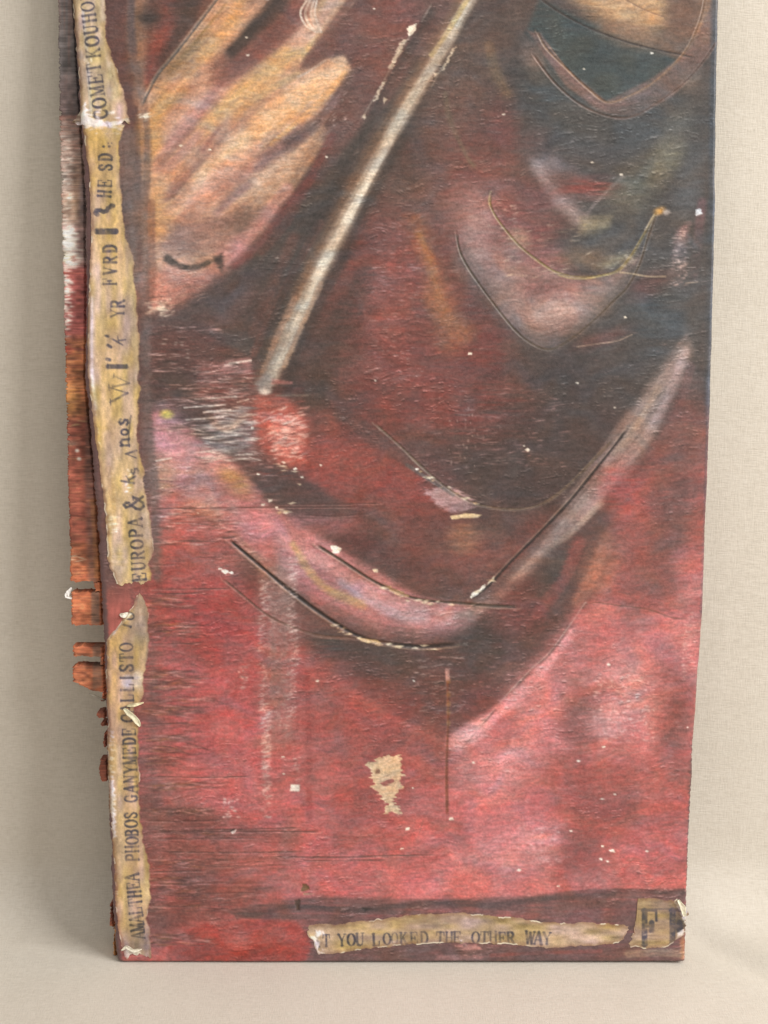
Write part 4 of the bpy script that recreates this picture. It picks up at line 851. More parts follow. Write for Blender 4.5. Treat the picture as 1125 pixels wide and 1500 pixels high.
# ------------------------------------------------------------------ printed paper
def paint_papers():
    c = Canvas(CW, CH, TOP, (190, 160, 116))
    S, B, P = c.S, c.B, c.P
    # top piece
    S((186, 164, 118), 30, [(124, -150), (130, 0), (150, 180)], 1, .3, .2)
    S((196, 168, 128), 8, [(112, -60), (118, 60), (124, 150)], .7); S((196, 178, 128), 9, [(150, -100), (152, 20), (156, 60)], .7)
    S((168, 136, 72), 8, [(152, 40), (162, 84), (172, 120)], .7); S((198, 180, 140), 9, [(162, 100), (168, 140), (172, 166)], .8)
    S((180, 178, 164), 3.5, [(122, 20), (128, 90), (134, 166)], .7, .8, .4)
    B((186, 142, 108), 176, 172, 14, 20, a=.7); B((150, 138, 126), 122, 84, 14, 6, a=.7); B((182, 156, 132), 114, 44, 8, 16, a=.5)
    # long middle piece
    P((196, 166, 112), [(110, 186), (200, 186), (240, 870), (110, 870)], 4, 1, .15, dirn=87)
    B((206, 166, 78), 150, 204, 34, 22, a=.95); B((214, 190, 120), 162, 200, 12, 14, a=.6); B((194, 154, 82), 140, 240, 18, 40, a=.7)
    B((180, 148, 106), 158, 270, 24, 40, a=.6); B((196, 160, 92), 168, 360, 20, 50, a=.7)
    S((162, 140, 116), (8, 9), [(186, 330), (192, 400), (190, 450), (186, 520)], .75); S((196, 172, 124), 8, [(196, 380), (198, 470), (202, 560)], .7)
    S((208, 180, 136), 16, [(146, 400), (146, 480), (150, 560)], .8); S((218, 204, 178), 5, [(134, 440), (134, 520), (136, 560), (140, 600)], .85, .8, .5); S((232, 224, 208), 4, [(135, 545), (136, 575)], .8, .8, .6)
    B((204, 166, 98), 160, 540, 16, 60, a=.6); B((206, 170, 100), 150, 632, 18, 26, a=.8); S((172, 140, 84), 6, [(206, 560), (204, 640), (206, 700)], .6); S((168, 144, 110), 9, [(186, 420), (184, 500), (188, 560)], .5)
    S((208, 176, 134), 10, [(156, 640), (164, 720), (172, 800)], .7); S((206, 164, 96), 6, [(160, 690), (166, 750)], .5); B((196, 172, 140), 176, 826, 14, 30, a=.8); B((170, 146, 112), 214, 800, 12, 50, a=.7); B((196, 160, 84), 218, 846, 8, 12, a=.8)
    B((190, 168, 136), 208, 770, 14, 24, a=.6)
    # lower piece
    P((196, 160, 108), [(150, 872), (240, 872), (240, 1420), (150, 1420)], 3, 1, .15, dirn=88)
    B((158, 138, 108), 206, 905, 16, 34, a=.9); B((150, 132, 106), 206, 935, 16, 14, a=.8); S((204, 162, 106), 10, [(166, 930), (168, 1000), (168, 1060), (166, 1090)], .9)
    B((180, 152, 96), 206, 970, 12, 20, a=.7); S((140, 130, 112), 4, [(218, 930), (216, 1000)], .6); B((204, 190, 156), 202, 1000, 10, 12, a=.9)
    B((226, 220, 224), 187, 1002, 7, 9, a=.95, streak=0)
    S((200, 172, 124), 9, [(172, 1100), (176, 1200), (184, 1300), (192, 1360)], .8); S((178, 148, 84), 6, [(202, 1100), (204, 1180), (214, 1240), (218, 1300)], .65)
    B((202, 178, 124), 216, 1300, 10, 26, a=.7); B((148, 128, 116), 204, 1386, 22, 24, a=.9); B((176, 150, 138), 186, 1380, 12, 14, a=.6)
    B((160, 136, 92), 216, 1250, 8, 20, a=.6); B((166, 140, 104), 190, 1060, 20, 16, a=.4)
    # bottom strip and corner tag
    P((176, 150, 108), [(440, 1330), (925, 1330), (925, 1408), (440, 1408)], 2, 1, .3, sh=3)
    B((186, 158, 112), 520, 1366, 60, 12, a=.6); B((162, 138, 94), 720, 1352, 90, 8, a=.7, streak=.6); B((200, 172, 140), 690, 1354, 16, 12, a=.7)
    B((206, 176, 136), 860, 1376, 30, 10, a=.8, streak=.6); B((186, 154, 84), 890, 1360, 30, 8, a=.7); B((178, 148, 88), 560, 1390, 60, 5, a=.7); B((156, 130, 100), 620, 1380, 30, 6, a=.4)
    P((160, 134, 94), [(926, 1312), (1010, 1312), (1010, 1400), (914, 1400), (926, 1366)], 1.5, 1, .35, sh=2.5, ln=18)
    P((146, 124, 82), [(930, 1312), (990, 1312), (990, 1333), (930, 1333)], 2, .9, .5, sh=2); S((74, 68, 62), 1.6, [(932, 1334), (992, 1334)], .85, .7, .3)
    B((112, 94, 70), 984, 1340, 12, 10, a=.6); B((176, 146, 104), 958, 1374, 20, 12, a=.6); B((96, 82, 66), 993, 1360, 8, 12, a=.7)
    # ---- words, running up the strips
    L = lambda *a, **k: letter(c, *a, **k)
    text_line(c, 'AMALTHEA', (203, 1373), (194, 1288), 19, .60, .95)
    text_line(c, 'PHOBOS', (194, 1259), (192, 1197), 18.5, .60, .95)
    text_line(c, 'GANYMEDE', (192, 1172), (189, 1075), 18.5, .63, .95)
    text_line(c, 'CALLISTO', (187, 1055), (185, 951), 18.5, .68)
    text_line(c, 'IO', (184, 918), (188, 905), 17)
    text_line(c, 'EUROPA', (204, 848), (198, 768), 19, .72, 1.1)
    L('&', 196, 741, 29, -92, .8, .85, .8); L('k', 188, 704, 19, -80, .9, 1.0, .8); L('s', 195, 694, 16, -110, .9, 1., .6)
    L('v', 189, 668, 22, -88, .6, .8, .8); L('n', 180, 651, 19, -92, .8, 1.05); L('o', 180, 636, 16, -92, .7, 1.05); L('s', 178, 621, 20, -92, .7, 1.1)
    S(INK, 1.6, [(192, 612), (190, 630), (188, 652)], .7, .6, .2)
    L('V', 174, 580, 26, -96, 1.1, .8, .85); L('V', 178, 563, 24, -84, .9, .7, .5); L('I', 172, 540, 28, -90, .5, 1.5)
    L("'", 166, 529, 24, -90, .6, 1.2); L("'", 168, 512, 26, -70, .6, 1.); L('k', 174, 500, 18, -60, .8, .8, .75); L("'", 164, 495, 22, -90, .5, 1.)
    text_line(c, 'YR', (172, 462), (172, 448), 19, .66); text_line(c, 'FVRD', (161, 416), (161, 368), 19, .62, 1.0)
    L('I', 156, 342, 27, -90, .5, 2.2, .92); L('?', 153, 311, 28, -92, .62, 1.4, .92)
    text_line(c, 'HE', (153, 287), (154, 272), 19, .62); text_line(c, 'SD', (155, 249), (155, 233), 19, .6); L(':', 154, 218, 18, -90, .5, 1.3); L(':', 160, 213, 10, -90, .5, 1.2, .7)
    text_line(c, 'COMET', (148, 171), (138, 103), 19.5, .74, 1.05)
    text_line(c, 'KOUHOU', (137, 81), (127, -4), 19.5, .74, 1.05); text_line(c, 'TEK', (125, -20), (122, -52), 19.5, .74)
    # along the foot
    L('A', 463, 1381, 17, 0, .7, 1., .6); L('T', 478, 1380, 17, -1, .66); text_line(c, 'YOU', (501, 1379), (527, 1378), 17.5, .74)
    text_line(c, 'LO', (551, 1379), (567, 1378), 17, .72); L('O', 578, 1377, 17, 0, .6, .7, .35); text_line(c, 'KED', (591, 1377), (621, 1376), 17, .74)
    text_line(c, 'THE', (645, 1376), (670, 1376), 17, .74); text_line(c, 'OTHER', (697, 1376), (748, 1376), 17, .74); text_line(c, 'WAY', (776, 1376), (801, 1377), 17.5, .72, 1.25)
    L('F', 951, 1361, 50, 0, .54, 1.05, 1.); L('F', 992, 1361, 50, 0, .54, 1.1, 1.); B((66, 62, 62), 996, 1358, 8, 9, a=.8, streak=.2)
    # bare white pith where the paper is torn or rubbed
    W = (236, 230, 212)
    def pith(pts, jag=3., a=.92, up=.25):
        r = P(W, pts, 1.2, a, .25, jag=jag)
        if r:
            c.hgt[r[0]] += up * r[1]
    pith([(100, 186), (116, 164), (128, 152), (126, 172), (140, 178), (160, 182), (190, 176), (192, 182), (164, 188), (124, 190)], 3)
    B((206, 176, 146), 176, 168, 12, 12, a=.6)
    c.flecks(W, 104, 164, 196, 192, 46, (4, 14), 1.5, .8, -8, up=.15); c.flecks((222, 206, 176), 120, 186, 190, 200, 20, (4, 12), 1.2, .6, -20, up=.08)
    c.flecks(W, 455, 1366, 474, 1404, 16, (3, 9), 1.4, .8, 60, up=.1)
    pith([(455, 1374), (461, 1374), (468, 1388), (466, 1394), (470, 1399), (462, 1404), (456, 1404)], 2); pith([(988, 1318), (998, 1312), (1006, 1330), (1006, 1362), (1000, 1350), (998, 1338), (990, 1330)], 2)
    pith([(994, 1366), (1004, 1362), (1002, 1376), (990, 1380)], 2)
    pith([(156, 940), (178, 914), (190, 900), (194, 902), (184, 912), (160, 940)], 1)
    F = c.flecks
    F(W, 157, 1070, 166, 1150, 40, (3, 9), 1., .9, up=.12); F(W, 159, 1140, 168, 1225, 60, (3, 9), 1.3, .95, up=.15); F(W, 162, 1270, 172, 1350, 22, (3, 8), 1., .8, up=.1)
    pith([(158, 1146), (166, 1146), (169, 1200), (171, 1228), (164, 1232), (161, 1190)], 3, .8)
    pith([(178, 1386), (190, 1394), (208, 1396), (204, 1402), (184, 1404), (176, 1404)], 4, .8)
    F((240, 226, 190), 155, 755, 172, 785, 16, (5, 14), 1.2, .8, -8, up=.1); F((228, 206, 160), 160, 660, 176, 850, 40, (4, 10), .9, .4, -10); F(W, 184, 690, 193, 728, 12, (3, 6), 1., .85, -10, up=.1); F(W, 132, 590, 146, 690, 14, (3, 8), 1.1, .6, 60)
    F((226, 206, 150), 195, 985, 214, 1010, 20, (4, 12), 1., .7); F(W, 150, 205, 200, 210, 1, (4, 6), 1, .8); F(W, 124, 88, 134, 96, 6, (3, 7), .9, .8, 90); F((120, 98, 66), 160, 880, 225, 1400, 60, (3, 9), .9, .3); F((120, 98, 66), 460, 1345, 915, 1398, 60, (6, 24), .8, .35); F((210, 190, 150), 460, 1345, 915, 1398, 50, (6, 20), .8, .35)
    F(W, 668, 1380, 676, 1384, 2, (4, 6), 1., .9); F((96, 80, 62), 930, 1314, 1000, 1390, 50, (6, 20), .8, .4); F((204, 176, 130), 926, 1360, 985, 1392, 30, (5, 14), .8, .4)
    Y, X = np.mgrid[0:CH, 0:CW].astype(np.float32); Y -= TOP
    lx = np.where(Y > 1305, Y, X); ly = np.where((Y > 1305) & (X > 300), X, Y); lx = np.where((Y > 1305) & (X > 300), Y, X)
    n = (vnoise(lx / 9, ly / 34, 81) - .5) * .26 + (vnoise(lx / 3.4, ly / 9, 82) - .5) * .18 + (vnoise(X / 1.7, Y / 1.7, 83) - .5) * .10
    c.rgb *= (1 + n)[..., None]
    st = smooth(.5, .8, vnoise(lx / 13, ly / 40, 88) * .6 + vnoise(X / 5, Y / 6, 89) * .4)[..., None] * .5
    c.rgb += (np.array((158, 126, 90), np.float32) - c.rgb) * st * .7
    c.rgb *= 1.04
    lum = (c.rgb @ np.array((.3, .59, .11), np.float32))[..., None]; c.rgb = lum + (c.rgb - lum) * .84
    c.rgb[..., 1] *= .985; c.rgb[..., 2] *= 1.04 + (vnoise(lx / 8, ly / 26, 84) - .5) * .30
    c.rgb[...] = np.clip(c.rgb, 8, 252)
    c.hgt += (vnoise(X / 16, Y / 22, 85) - .5) * .35 + (vnoise(X / 6, Y / 4, 86) - .5) * .12 + (vnoise(X / 2.2, Y / 2.2, 87) - .5) * .04
    return c

# ------------------------------------------------------------------ the lower ply, seen where the face ply has gone
def paint_ply():
    c = Canvas(300, CH, TOP, (168, 84, 62))
    S, B, P, F = c.S, c.B, c.P, c.flecks
    P((104, 96, 96), [(60, -160), (180, -160), (180, 176), (60, 176)], 4, 1, .15, dirn=90)
    B((118, 94, 92), 98, 150, 20, 30, a=.6); S((84, 74, 76), 5, [(112, -150), (112, 60), (116, 170)], .6)
    P((158, 132, 124), [(60, 178), (200, 178), (200, 342), (60, 342)], 6, 1, .35, sh=2.2, ln=16)
    B((180, 156, 142), 98, 250, 10, 50, a=.6); B((196, 160, 130), 104, 310, 14, 20, a=.7); B((150, 116, 90), 114, 280, 8, 40, a=.6); B((120, 104, 110), 122, 300, 6, 40, a=.7)
    P((186, 150, 146), [(60, 338), (200, 338), (200, 400), (60, 400)], 5, 1, .5, sh=2, ln=12); B((112, 126, 88), 96, 382, 8, 8, a=.8); B((232, 226, 220), 100, 356, 10, 14, a=.9); B((128, 98, 92), 122, 360, 8, 40, a=.7)
    P((170, 86, 82), [(60, 396), (200, 396), (200, 530), (60, 530)], 8, 1, .4, sh=2, ln=20)
    P((182, 108, 62), [(60, 500), (200, 500), (200, 622), (60, 622)], 10, .9, .5, sh=2, ln=20); B((190, 128, 62), 102, 590, 14, 20, a=.8); B((196, 70, 56), 98, 518, 8, 6, a=.8)
    P((164, 82, 64), [(60, 620), (200, 620), (200, 800), (60, 800)], 6, 1, .4, sh=1.8, ln=30)
    P((176, 94, 58), [(60, 800), (200, 800), (200, 1420), (60, 1420)], 6, 1, .4, sh=1.8, ln=30)
    P((122, 98, 92), [(128, 600), (139, 640), (142, 860), (130, 860), (124, 700)], 5, .6, .4); P((124, 98, 86), [(134, 872), (146, 872), (146, 921), (134, 921)], 2, .8, .2); P((124, 96, 82), [(136, 952), (148, 952), (150, 1010), (136, 1016)], 2, .75, .3)
    S((174, 112, 52), 5, [(136, 740), (140, 800), (142, 850)], .6)
    B((130, 106, 90), 100, 655, 16, 4, a=.8)
    P((112, 58, 46), [(138, 1030), (200, 1030), (200, 1360), (138, 1360)], 3, .85, .4, sh=2); P((190, 128, 66), [(150, 1362), (200, 1362), (200, 1420), (150, 1420)], 3, .9, .3)
    wh = (226, 216, 204)
    F(wh, 84, 200, 106, 340, 90, (4, 14), 1.2, .45, -10, up=.1); F((128, 96, 84), 90, 190, 126, 340, 120, (4, 16), 1., .5, -12, up=-.05)
    F(wh, 88, 340, 118, 400, 90, (6, 18), 1.4, .75, -6, up=.12); F(wh, 90, 396, 104, 500, 90, (4, 16), 1.3, .75, -4, up=.1); F((120, 60, 58), 92, 400, 126, 520, 60, (6, 18), 1.1, .5)
    F((206, 140, 96), 94, 500, 130, 860, 150, (6, 22), .9, .4, -4); F((112, 58, 44), 94, 500, 140, 1020, 260, (6, 26), 1., .5, -2, up=-.06); F((206, 140, 96), 100, 860, 140, 1020, 60, (6, 22), .9, .4, -2)
    for (x, y) in [(113, 666), (116, 678)]:
        B(wh, x, y, 3, 2.4, a=.95, streak=0)
    F((210, 190, 160), 102, 818, 120, 832, 5, (10, 18), 1.2, .8); F((210, 180, 120), 104, 620, 122, 630, 3, (12, 18), 1., .8)
    c.rgb[...] = np.clip(c.rgb, 8, 250)
    return c

# ------------------------------------------------------------------ board geometry
LIGHT = 1.0                          # how much brighter than its colour a lit surface reads
def to_linear(rgb, k=1.):
    s = np.clip(rgb / 255., 0, 1)
    l = np.where(s <= .04045, s / 12.92, ((s + .055) / 1.055) ** 2.4)
    return np.clip(l / (np.array((1.015, .995, .99)) * k), .004, .86)

# canvas units to metres on the board's face (the rows get slightly longer towards the foot)
def to_board(x, y):
    w = 1 - 6.488455512e-05 * y
    return (1.902111708e-04 * x - .1069937836) / w, (-2.011513457e-04 * y + .2838603636) / w

def place(u, v, d):
    """board coordinates (across, up the face, depth behind the face) in the leaning board's own frame"""
    return np.stack([u, d, v], -1)

def sample(c, x, y):
    x = np.clip(x, 0, c.w - 1.01); y = np.clip(y + c.top, 0, c.h - 1.01)
    x0 = x.astype(np.int32); y0 = y.astype(np.int32); fx = (x - x0); fy = (y - y0)
    def get(a):
        f, g = (fx[..., None], fy[..., None]) if a.ndim == 3 else (fx, fy)
        return (a[y0, x0] * (1 - f) + a[y0, x0 + 1] * f) * (1 - g) + (a[y0 + 1, x0] * (1 - f) + a[y0 + 1, x0 + 1] * f) * g
    return get(c.rgb), get(c.hgt)

def edge_fn(pts):
    p = np.array(pts, float)
    return lambda t: np.interp(t, p[:, 0], p[:, 1])

face_left = edge_fn([(-160, 100), (0, 106), (180, 117), (300, 124), (450, 125), (560, 124), (620, 130), (700, 137), (800, 144), (880, 149), (1000, 153), (1100, 156), (1250, 162), (1330, 164), (1415, 171)])
face_right = edge_fn([(-160, 1057), (0, 1052), (190, 1049), (380, 1046), (580, 1041), (780, 1033), (900, 1029), (1000, 1022), (1100, 1015), (1200, 1010), (1300, 1006), (1415, 1003)])

def solid_sheet(name, Xc, Yc, depth, back, cols, mat, parent, par=0.):
    """a sheet with a sculpted front, closed sides and a back; Xc, Yc, depth: (rows, cols) arrays"""
    ny, nx = Xc.shape
    U, V = to_board(Xc, Yc)
    front = place(U, V, depth).reshape(-1, 3)
    ring_i = np.r_[np.arange(nx), np.arange(2 * nx - 1, ny * nx, nx), np.arange(ny * nx - 2, (ny - 1) * nx - 1, -1), np.arange((ny - 2) * nx, 0, -nx)]
    rb = front[ring_i].copy(); rb[:, 1] = back
    n0 = ny * nx; m = len(ring_i); k = np.arange(m); k1 = (k + 1) % m
    walls = np.stack([n0 + m + k, n0 + m + k1, n0 + k1, n0 + k], -1)
    verts = np.vstack([front, rb, front[ring_i]])
    rc = cols.reshape(-1, 3)[ring_i]
    cc = np.vstack([cols.reshape(-1, 3), rc * .85, rc])
    # back: strips between the two long sides
    L = n0 + np.r_[[0], np.arange(m - 1, m - ny + 1, -1)]; Rr = n0 + np.arange(nx - 1, nx - 1 + ny - 1)
    j = min(len(L), len(Rr)) - 1
    bk = np.stack([L[:j], Rr[:j], Rr[1:j + 1], L[1:j + 1]], -1)
    faces = np.vstack([grid_faces(ny, nx), walls, bk])
    o = smooth_mesh(name, verts, faces, mat, parent, cc)
    return o

board = bpy.data.objects.new('painted_board', None)
col.objects.link(board)
board.rotation_euler = (-LEAN, 0, 0)
board.location = (0, 0, .0006)
board['label'] = 'old painted wooden board with torn printed paper strips, leaning on linen cloth'
board['category'] = 'painting'

EXPOSE = 1.0
picture = paint_picture()
papers = paint_papers()
ply = paint_ply()

# face ply with the painting, modelled at brush stroke scale
ys = np.linspace(-150, 1411.5, 1130); ts = np.linspace(0, 1, 700)
Yg = np.repeat(ys[:, None], len(ts), 1)
jag = (vnoise(ys / 3, ys * 0, 91) - .5) * 2.2 + (vnoise(ys / 17, ys * 0, 92) - .5) * 2.5
jagr = (vnoise(ys / 2.2, ys * 0, 93) - .5) * 2.0 * (.35 + .65 * smooth(1050, 1100, ys)) + (vnoise(ys / 30, ys * 0, 94) - .5) * 1.6
xl = face_left(ys) + jag; xr = face_right(ys) + jagr
Xg = xl[:, None] + (xr - xl)[:, None] * ts[None, :]
botj = (vnoise(Xg[-1] / 9, Xg[-1] * 0, 95) - .5) * 1.6
Yg = Yg + botj[None, :] * smooth(1380, 1411, Yg) * 1.0
rgb, hgt = sample(picture, Xg, Yg)
dl = (Xg - xl[:, None]) * .2; dr = (xr[:, None] - Xg) * .2; db = (1411.5 - Yg) * .2        # mm from the edges
roll = lambda d, r: np.where(d < r, r - np.sqrt(np.maximum(r * r - (r - d) ** 2, 0)), 0)
dep = -hgt + roll(dl, 2.0) * .8 + roll(dr, .8) + roll(db, .6)
# rubbed, darker paint on the rolled edges
eg = smooth(2.6, .6, dl)[..., None]
rgb = rgb * (1 - eg) + np.array((112, 84, 84)) * eg
side = smooth(840, 900, Yg) * smooth(1000, 940, Yg)
k = (smooth(1.2, 2.2, dl) * smooth(9.5, 8, dl) * side)[..., None]
rgb = rgb * (1 - k) + np.array((166, 92, 84)) * k * (.9 + .2 * vnoise(Xg / 3, Yg / 14, 96))[..., None]
solid_sheet('face_panel', Xg, Yg, dep / 1000., .0042, to_linear(rgb, EXPOSE), PAINT, board)

# lower ply: the long piece and the splinters left of it
def ply_piece(name, y0, y1, left, right, slope=0., step=1.3):
    n = max(int((y1 - y0) / step), 3); y = np.linspace(y0, y1, n)
    fr = vnoise(y / 1.5, y * 0, 101); x0 = left(y) + (fr - .5) * 2.0 + smooth(.6, .95, fr) * 5 * vnoise(y / 14, y * 0, 108) + (vnoise(y / 9, y * 0, 102) - .5) * 2.5
    x1 = right(y)
    t = np.linspace(0, 1, 46)
    X = x0[:, None] + (x1 - x0)[:, None] * t; Y = np.repeat(y[:, None], 46, 1) + slope * (X - x0.min())
    Y = Y + (vnoise(X / 3, Y * 0 + y0, 103) - .5) * np.where(np.arange(n)[:, None] % (n - 1) == 0, 3.5, 0)
    rgb, h = sample(ply, X, Y)
    rgb = rgb * (1.08 + .14 * smooth(840, 880, Y)[..., None])  # colour lifted, more on the lower pieces, to offset the face's shade
    rgb = rgb * (1 + (vnoise(X / 20, Y / 1.4, 104) - .5) * .30 + (vnoise(X / 7, Y / 5, 105) - .5) * .35 + (vnoise(X / 30, Y / 24, 109) - .5) * .4)[..., None]
    lm = (rgb @ np.array((.3, .59, .11)))[..., None]; rgb = lm + (rgb - lm) * .82
    h = h + (vnoise(X / 18, Y / 1.8, 106) - .5) * .16 + (vnoise(X / 6, Y / 4, 107) - .5) * .12
    e = (X - x0[:, None]) * .2
    d = 4.25 - h * .9 + roll(e, .5) * .6
    d = np.maximum(d, 3.4) + np.where(X > face_left(Y) - 1, 1.2, 0)
    # the piece lies deeper than the face, so spread it to keep its width
    f = 1 + .0042 / .41
    Xc = 562.5 + (X - 562.5) * f; Yc = 750 + (Y - 750) * f
    return solid_sheet(name, Xc, np.minimum(Yc, 1411), d / 1000., .0092, to_linear(rgb, EXPOSE), WOOD, board)

outer = edge_fn([(-160, 82), (0, 85), (190, 87), (380, 92), (600, 97), (800, 102), (1000, 107), (1040, 108)])
inner = lambda y: face_left(y) + 26
ply_piece('backing_ply', -150, 858, outer, inner)
ply_piece('splinter', 859, 872, lambda y: y * 0 + 138, inner)
ply_piece('splinter', 873, 921, outer, inner)
ply_piece('splinter', 953, 967, lambda y: outer(y) + 1, inner)
ply_piece('splinter', 969, 980, lambda y: y * 0 + 147, inner)
ply_piece('splinter', 981, 1018, lambda y: outer(y) + np.maximum(0, (y - 1005) * 2.2), inner)
for y0, y1, x in [(1020, 1024, 151), (1028, 1034, 147), (1048, 1057, 141), (1064, 1069, 147), (1080, 1099, 152), (1117, 1149, 145), (1290, 1330, 164), (1331, 1362, 162), (1363, 1410, 166)]:
    ply_piece('splinter', y0, y1, lambda y, x=x, y0=y0, y1=y1: x + 3.5 * np.abs((y - (y0 + y1) / 2) / (y1 - y0)) * (1 if x < 150 else 0), inner)

# ------------------------------------------------------------------ paper strips glued over the edge
def paper_piece(name, a0, a1, lo, hi, across=False, n=48, lift=.06, step=1.0, label=None):
    m = int((a1 - a0) / step); a = np.linspace(a0, a1, m); t = np.linspace(0, 1, n)
    sd = a0 * .37
    p0 = lo(a) + (vnoise(a / 7, a * 0, sd) - .5) * 3 + (vnoise(a / 2, a * 0, sd + 1) - .5) * 1.2
    p1 = hi(a) + (vnoise(a / 7, a * 0, sd + 2) - .5) * 3 + (vnoise(a / 2, a * 0, sd + 3) - .5) * 1.2
    p1 = np.maximum(p1, p0 + 2)
    B_ = p0[:, None] + (p1 - p0)[:, None] * t; A = np.repeat(a[:, None], n, 1)
    A = A + np.where((np.arange(m)[:, None] == 0) | (np.arange(m)[:, None] == m - 1), 0, 0)
    fade = np.minimum(np.arange(m), m - 1 - np.arange(m))[:, None]
    A = A + ((vnoise(B_ / 7, B_ * 0, sd + 5) - .5) * 11 + (vnoise(B_ / 2, B_ * 0, sd + 6) - .5) * 4) * smooth(14, 0, fade)
    X, Y = (A, B_) if across else (B_, A)
    if across:
        X, Y = X.T, Y.T
    rgb, h = sample(papers, X, Y)
    _, hb = sample(picture, X, Y)
    dl = (X - face_left(Y)) * .2
    e = np.minimum(t, 1 - t)[None, :] * (p1 - p0)[:, None]
    e = e.T if across else e
    h = h * smooth(0, 6, e) + .10 * smooth(6, 1, e) * vnoise(X / 9, Y / 9, 112)
    d = -np.maximum(h * .3, -.05) - hb * .5 - lift - .05 + roll(np.maximum(dl, 0), 2.0) * .8
    # dirt and old glue gather along the paper's rim
    k = (smooth(7, 1., e) * (.15 + .5 * vnoise(X / 8, Y / 8, 113)))[..., None]
    rgb = rgb * (1 - k) + np.array((138, 102, 76)) * k
    w_ = (smooth(2.6, .8, e) * smooth(.62, .75, vnoise(X / 10, Y / 10, 115)))[..., None]
    rgb = rgb * (1 - w_) + np.array((232, 222, 198)) * w_
    side = (t[None, :] > .5) * np.ones((m, 1)); side = side.T if across else side
    if across:
        side = side * 0 + 1.
    k = (smooth(0, 1, ((.3 if across else 2.) + (2.2 if across else 5.) * vnoise(X / 15, Y / 15, 114) - e) / 3.) * (.25 + .75 * side))[..., None]
    under, _ = sample(picture, X, Y)
    rgb = rgb * (1 - k) + under * k
    o = solid_sheet(name, X, Y, d / 1000., .0007, to_linear(rgb, EXPOSE), PAPER, board)
    if label:
        o['label'] = label
    return o

paper_piece('paper_strip', -150, 186, edge_fn([(-160, 96), (0, 106), (60, 110), (120, 116), (160, 118), (176, 112), (186, 104)]), edge_fn([(-160, 146), (0, 156), (60, 160), (100, 171), (130, 181), (165, 190), (186, 192)]), lift=.16, label='tan paper strip printed with the name of a comet')
paper_piece('paper_strip', 180, 856, edge_fn([(180, 120), (188, 121), (250, 130), (330, 134), (400, 132), (450, 129), (520, 128), (570, 131), (620, 137), (680, 146), (760, 155), (825, 159), (838, 163), (846, 166), (856, 172)]),
            edge_fn([(188, 184), (210, 179), (300, 181), (340, 186), (380, 198), (450, 204), (560, 208), (640, 206), (700, 213), (760, 222), (800, 226), (856, 222)]), label='long yellowed paper strip with worn and overprinted letters')
paper_piece('paper_strip', 877, 1404, edge_fn([(877, 200), (890, 196), (905, 183), (915, 177), (930, 164), (940, 157), (1000, 156), (1060, 158), (1110, 157), (1200, 160), (1260, 166), (1300, 168), (1350, 172), (1392, 178), (1404, 184)]),
            edge_fn([(877, 208), (884, 217), (900, 220), (960, 219), (1015, 213), (1034, 206), (1040, 199), (1062, 204), (1100, 205), (1160, 206), (1220, 210), (1260, 220), (1318, 226), (1328, 222), (1334, 216), (1370, 222), (1404, 224)]), label='torn tan paper strip printed with names of moons')
paper_piece('paper_strip', 452, 920, edge_fn([(452, 1357), (500, 1355), (560, 1348), (610, 1341), (680, 1340), (740, 1345), (800, 1353), (860, 1354), (900, 1356), (920, 1358)]),
            edge_fn([(452, 1368), (460, 1386), (466, 1401), (500, 1398), (540, 1392), (600, 1386), (640, 1384), (690, 1384), (740, 1385), (800, 1391), (860, 1388), (905, 1384), (920, 1372)]), True, 44, label='brown paper strip printed with five words along the foot')
paper_piece('paper_tag', 921, 1003, edge_fn([(921, 1370), (927, 1366), (931, 1350), (934, 1318), (950, 1317), (986, 1322), (992, 1318), (1003, 1330)]),
            edge_fn([(921, 1390), (940, 1391), (972, 1392), (985, 1384), (996, 1376), (1003, 1362)]), True, 70, label='torn corner paper with two large block letters')

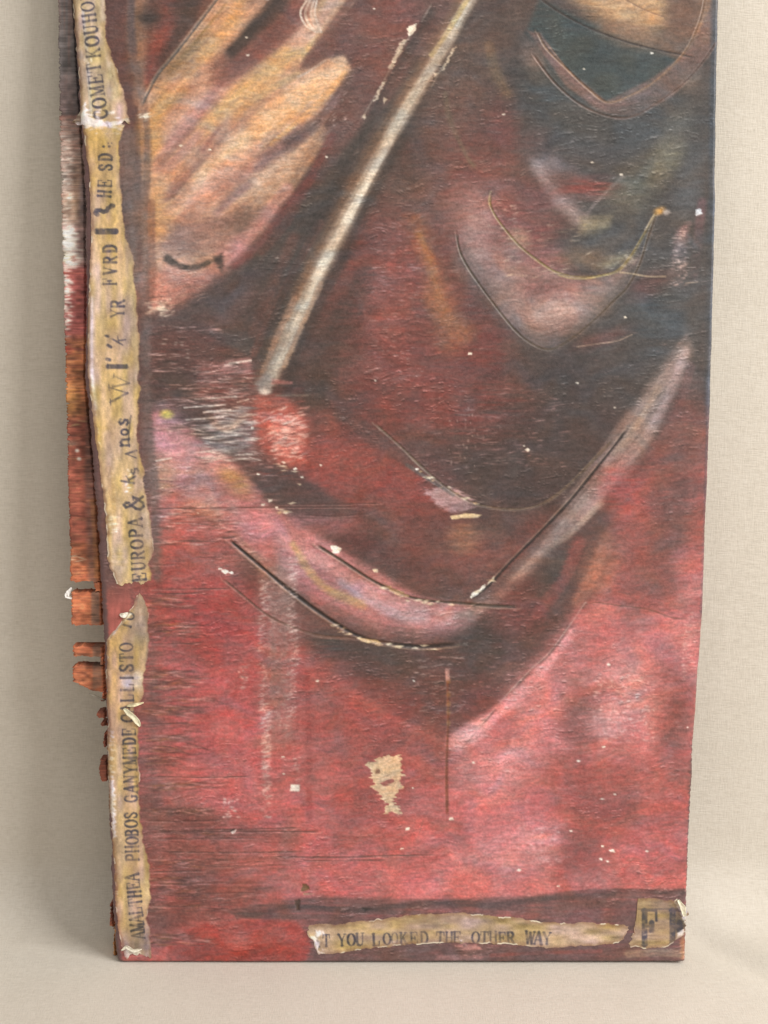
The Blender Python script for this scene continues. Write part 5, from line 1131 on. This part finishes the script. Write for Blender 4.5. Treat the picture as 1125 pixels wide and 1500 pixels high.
# ------------------------------------------------------------------ loose shreds of torn paper
def shred(name, pts, w, lift, colour):
    """a thin curled ribbon through canvas points (x, y, height in mm)"""
    p = np.array(pts, float); n = 26
    t = np.linspace(0, len(p) - 1, n)
    q = np.stack([np.interp(t, np.arange(len(p)), p[:, k]) for k in range(3)], -1)
    dirv = np.gradient(q[:, :2], axis=0); dirv /= np.linalg.norm(dirv, axis=1)[:, None] + 1e-6
    s = np.linspace(-1, 1, 9); wid = w * (np.sin(np.linspace(.25, 2.95, n)) ** .7) * (.8 + .4 * vnoise(t * 3, t * 0, p[0, 0]))
    X = q[:, 0:1] - dirv[:, 1:2] * wid[:, None] * s; Y = q[:, 1:2] + dirv[:, 0:1] * wid[:, None] * s
    Z = q[:, 2:3] + .25 * (s ** 2)[None, :] + (vnoise(X / 2, Y / 2, 121) - .5) * .25
    rgb = np.ones(X.shape + (3,)) * np.array(colour) * (.9 + .2 * vnoise(X / 3, Y / 3, 122))[..., None]
    U, V = to_board(X, Y)
    fr = place(U, V, -(Z + lift) / 1000.).reshape(-1, 3); bk = fr + np.array((0, .00012, 0))
    nv = len(fr); f = grid_faces(n, 9); i = np.arange(nv).reshape(n, 9)
    rim = np.r_[i[0], i[1:, -1], i[-1, -2::-1], i[-2:0:-1, 0]]; k = np.arange(len(rim)); k1 = (k + 1) % len(rim)
    wl = np.stack([rim[k], rim[k1], nv + rim[k1], nv + rim[k]], -1)
    return smooth_mesh(name, np.vstack([fr, bk]), np.vstack([f, f[:, ::-1] + nv, wl]), PAPER, board, np.vstack([to_linear(rgb, EXPOSE).reshape(-1, 3)] * 2))
shred('paper_shred', [(182, 1040, .2), (190, 1046, .9), (198, 1052, 1.1), (203, 1060, .6), (206, 1066, .1)], 4, .3, (236, 226, 196))
shred('paper_shred', [(186, 1036, .1), (198, 1034, .7), (211, 1031, .3)], 2.4, .3, (226, 212, 176))
shred('paper_shred', [(100, 868, -4.6), (96, 874, -4.2), (93, 880, -4.0), (101, 884, -4.4)], 3.0, 0, (226, 220, 216))
shred('paper_shred', [(126, 1024, -4.6), (140, 1030, -4.4), (150, 1034, -4.3)], 1.5, 0, (170, 160, 146))
shred('paper_shred', [(178, 1394, .2), (186, 1388, .5), (196, 1394, .5), (208, 1392, .2)], 2.5, .2, (228, 218, 200))
shred('paper_shred', [(176, 902, .1), (182, 904, .6), (188, 900, .2)], 3.4, .2, (232, 224, 210))
shred('paper_shred', [(993, 1320, .1), (999, 1330, .6), (1002, 1344, .3)], 4.0, .3, (234, 224, 200))
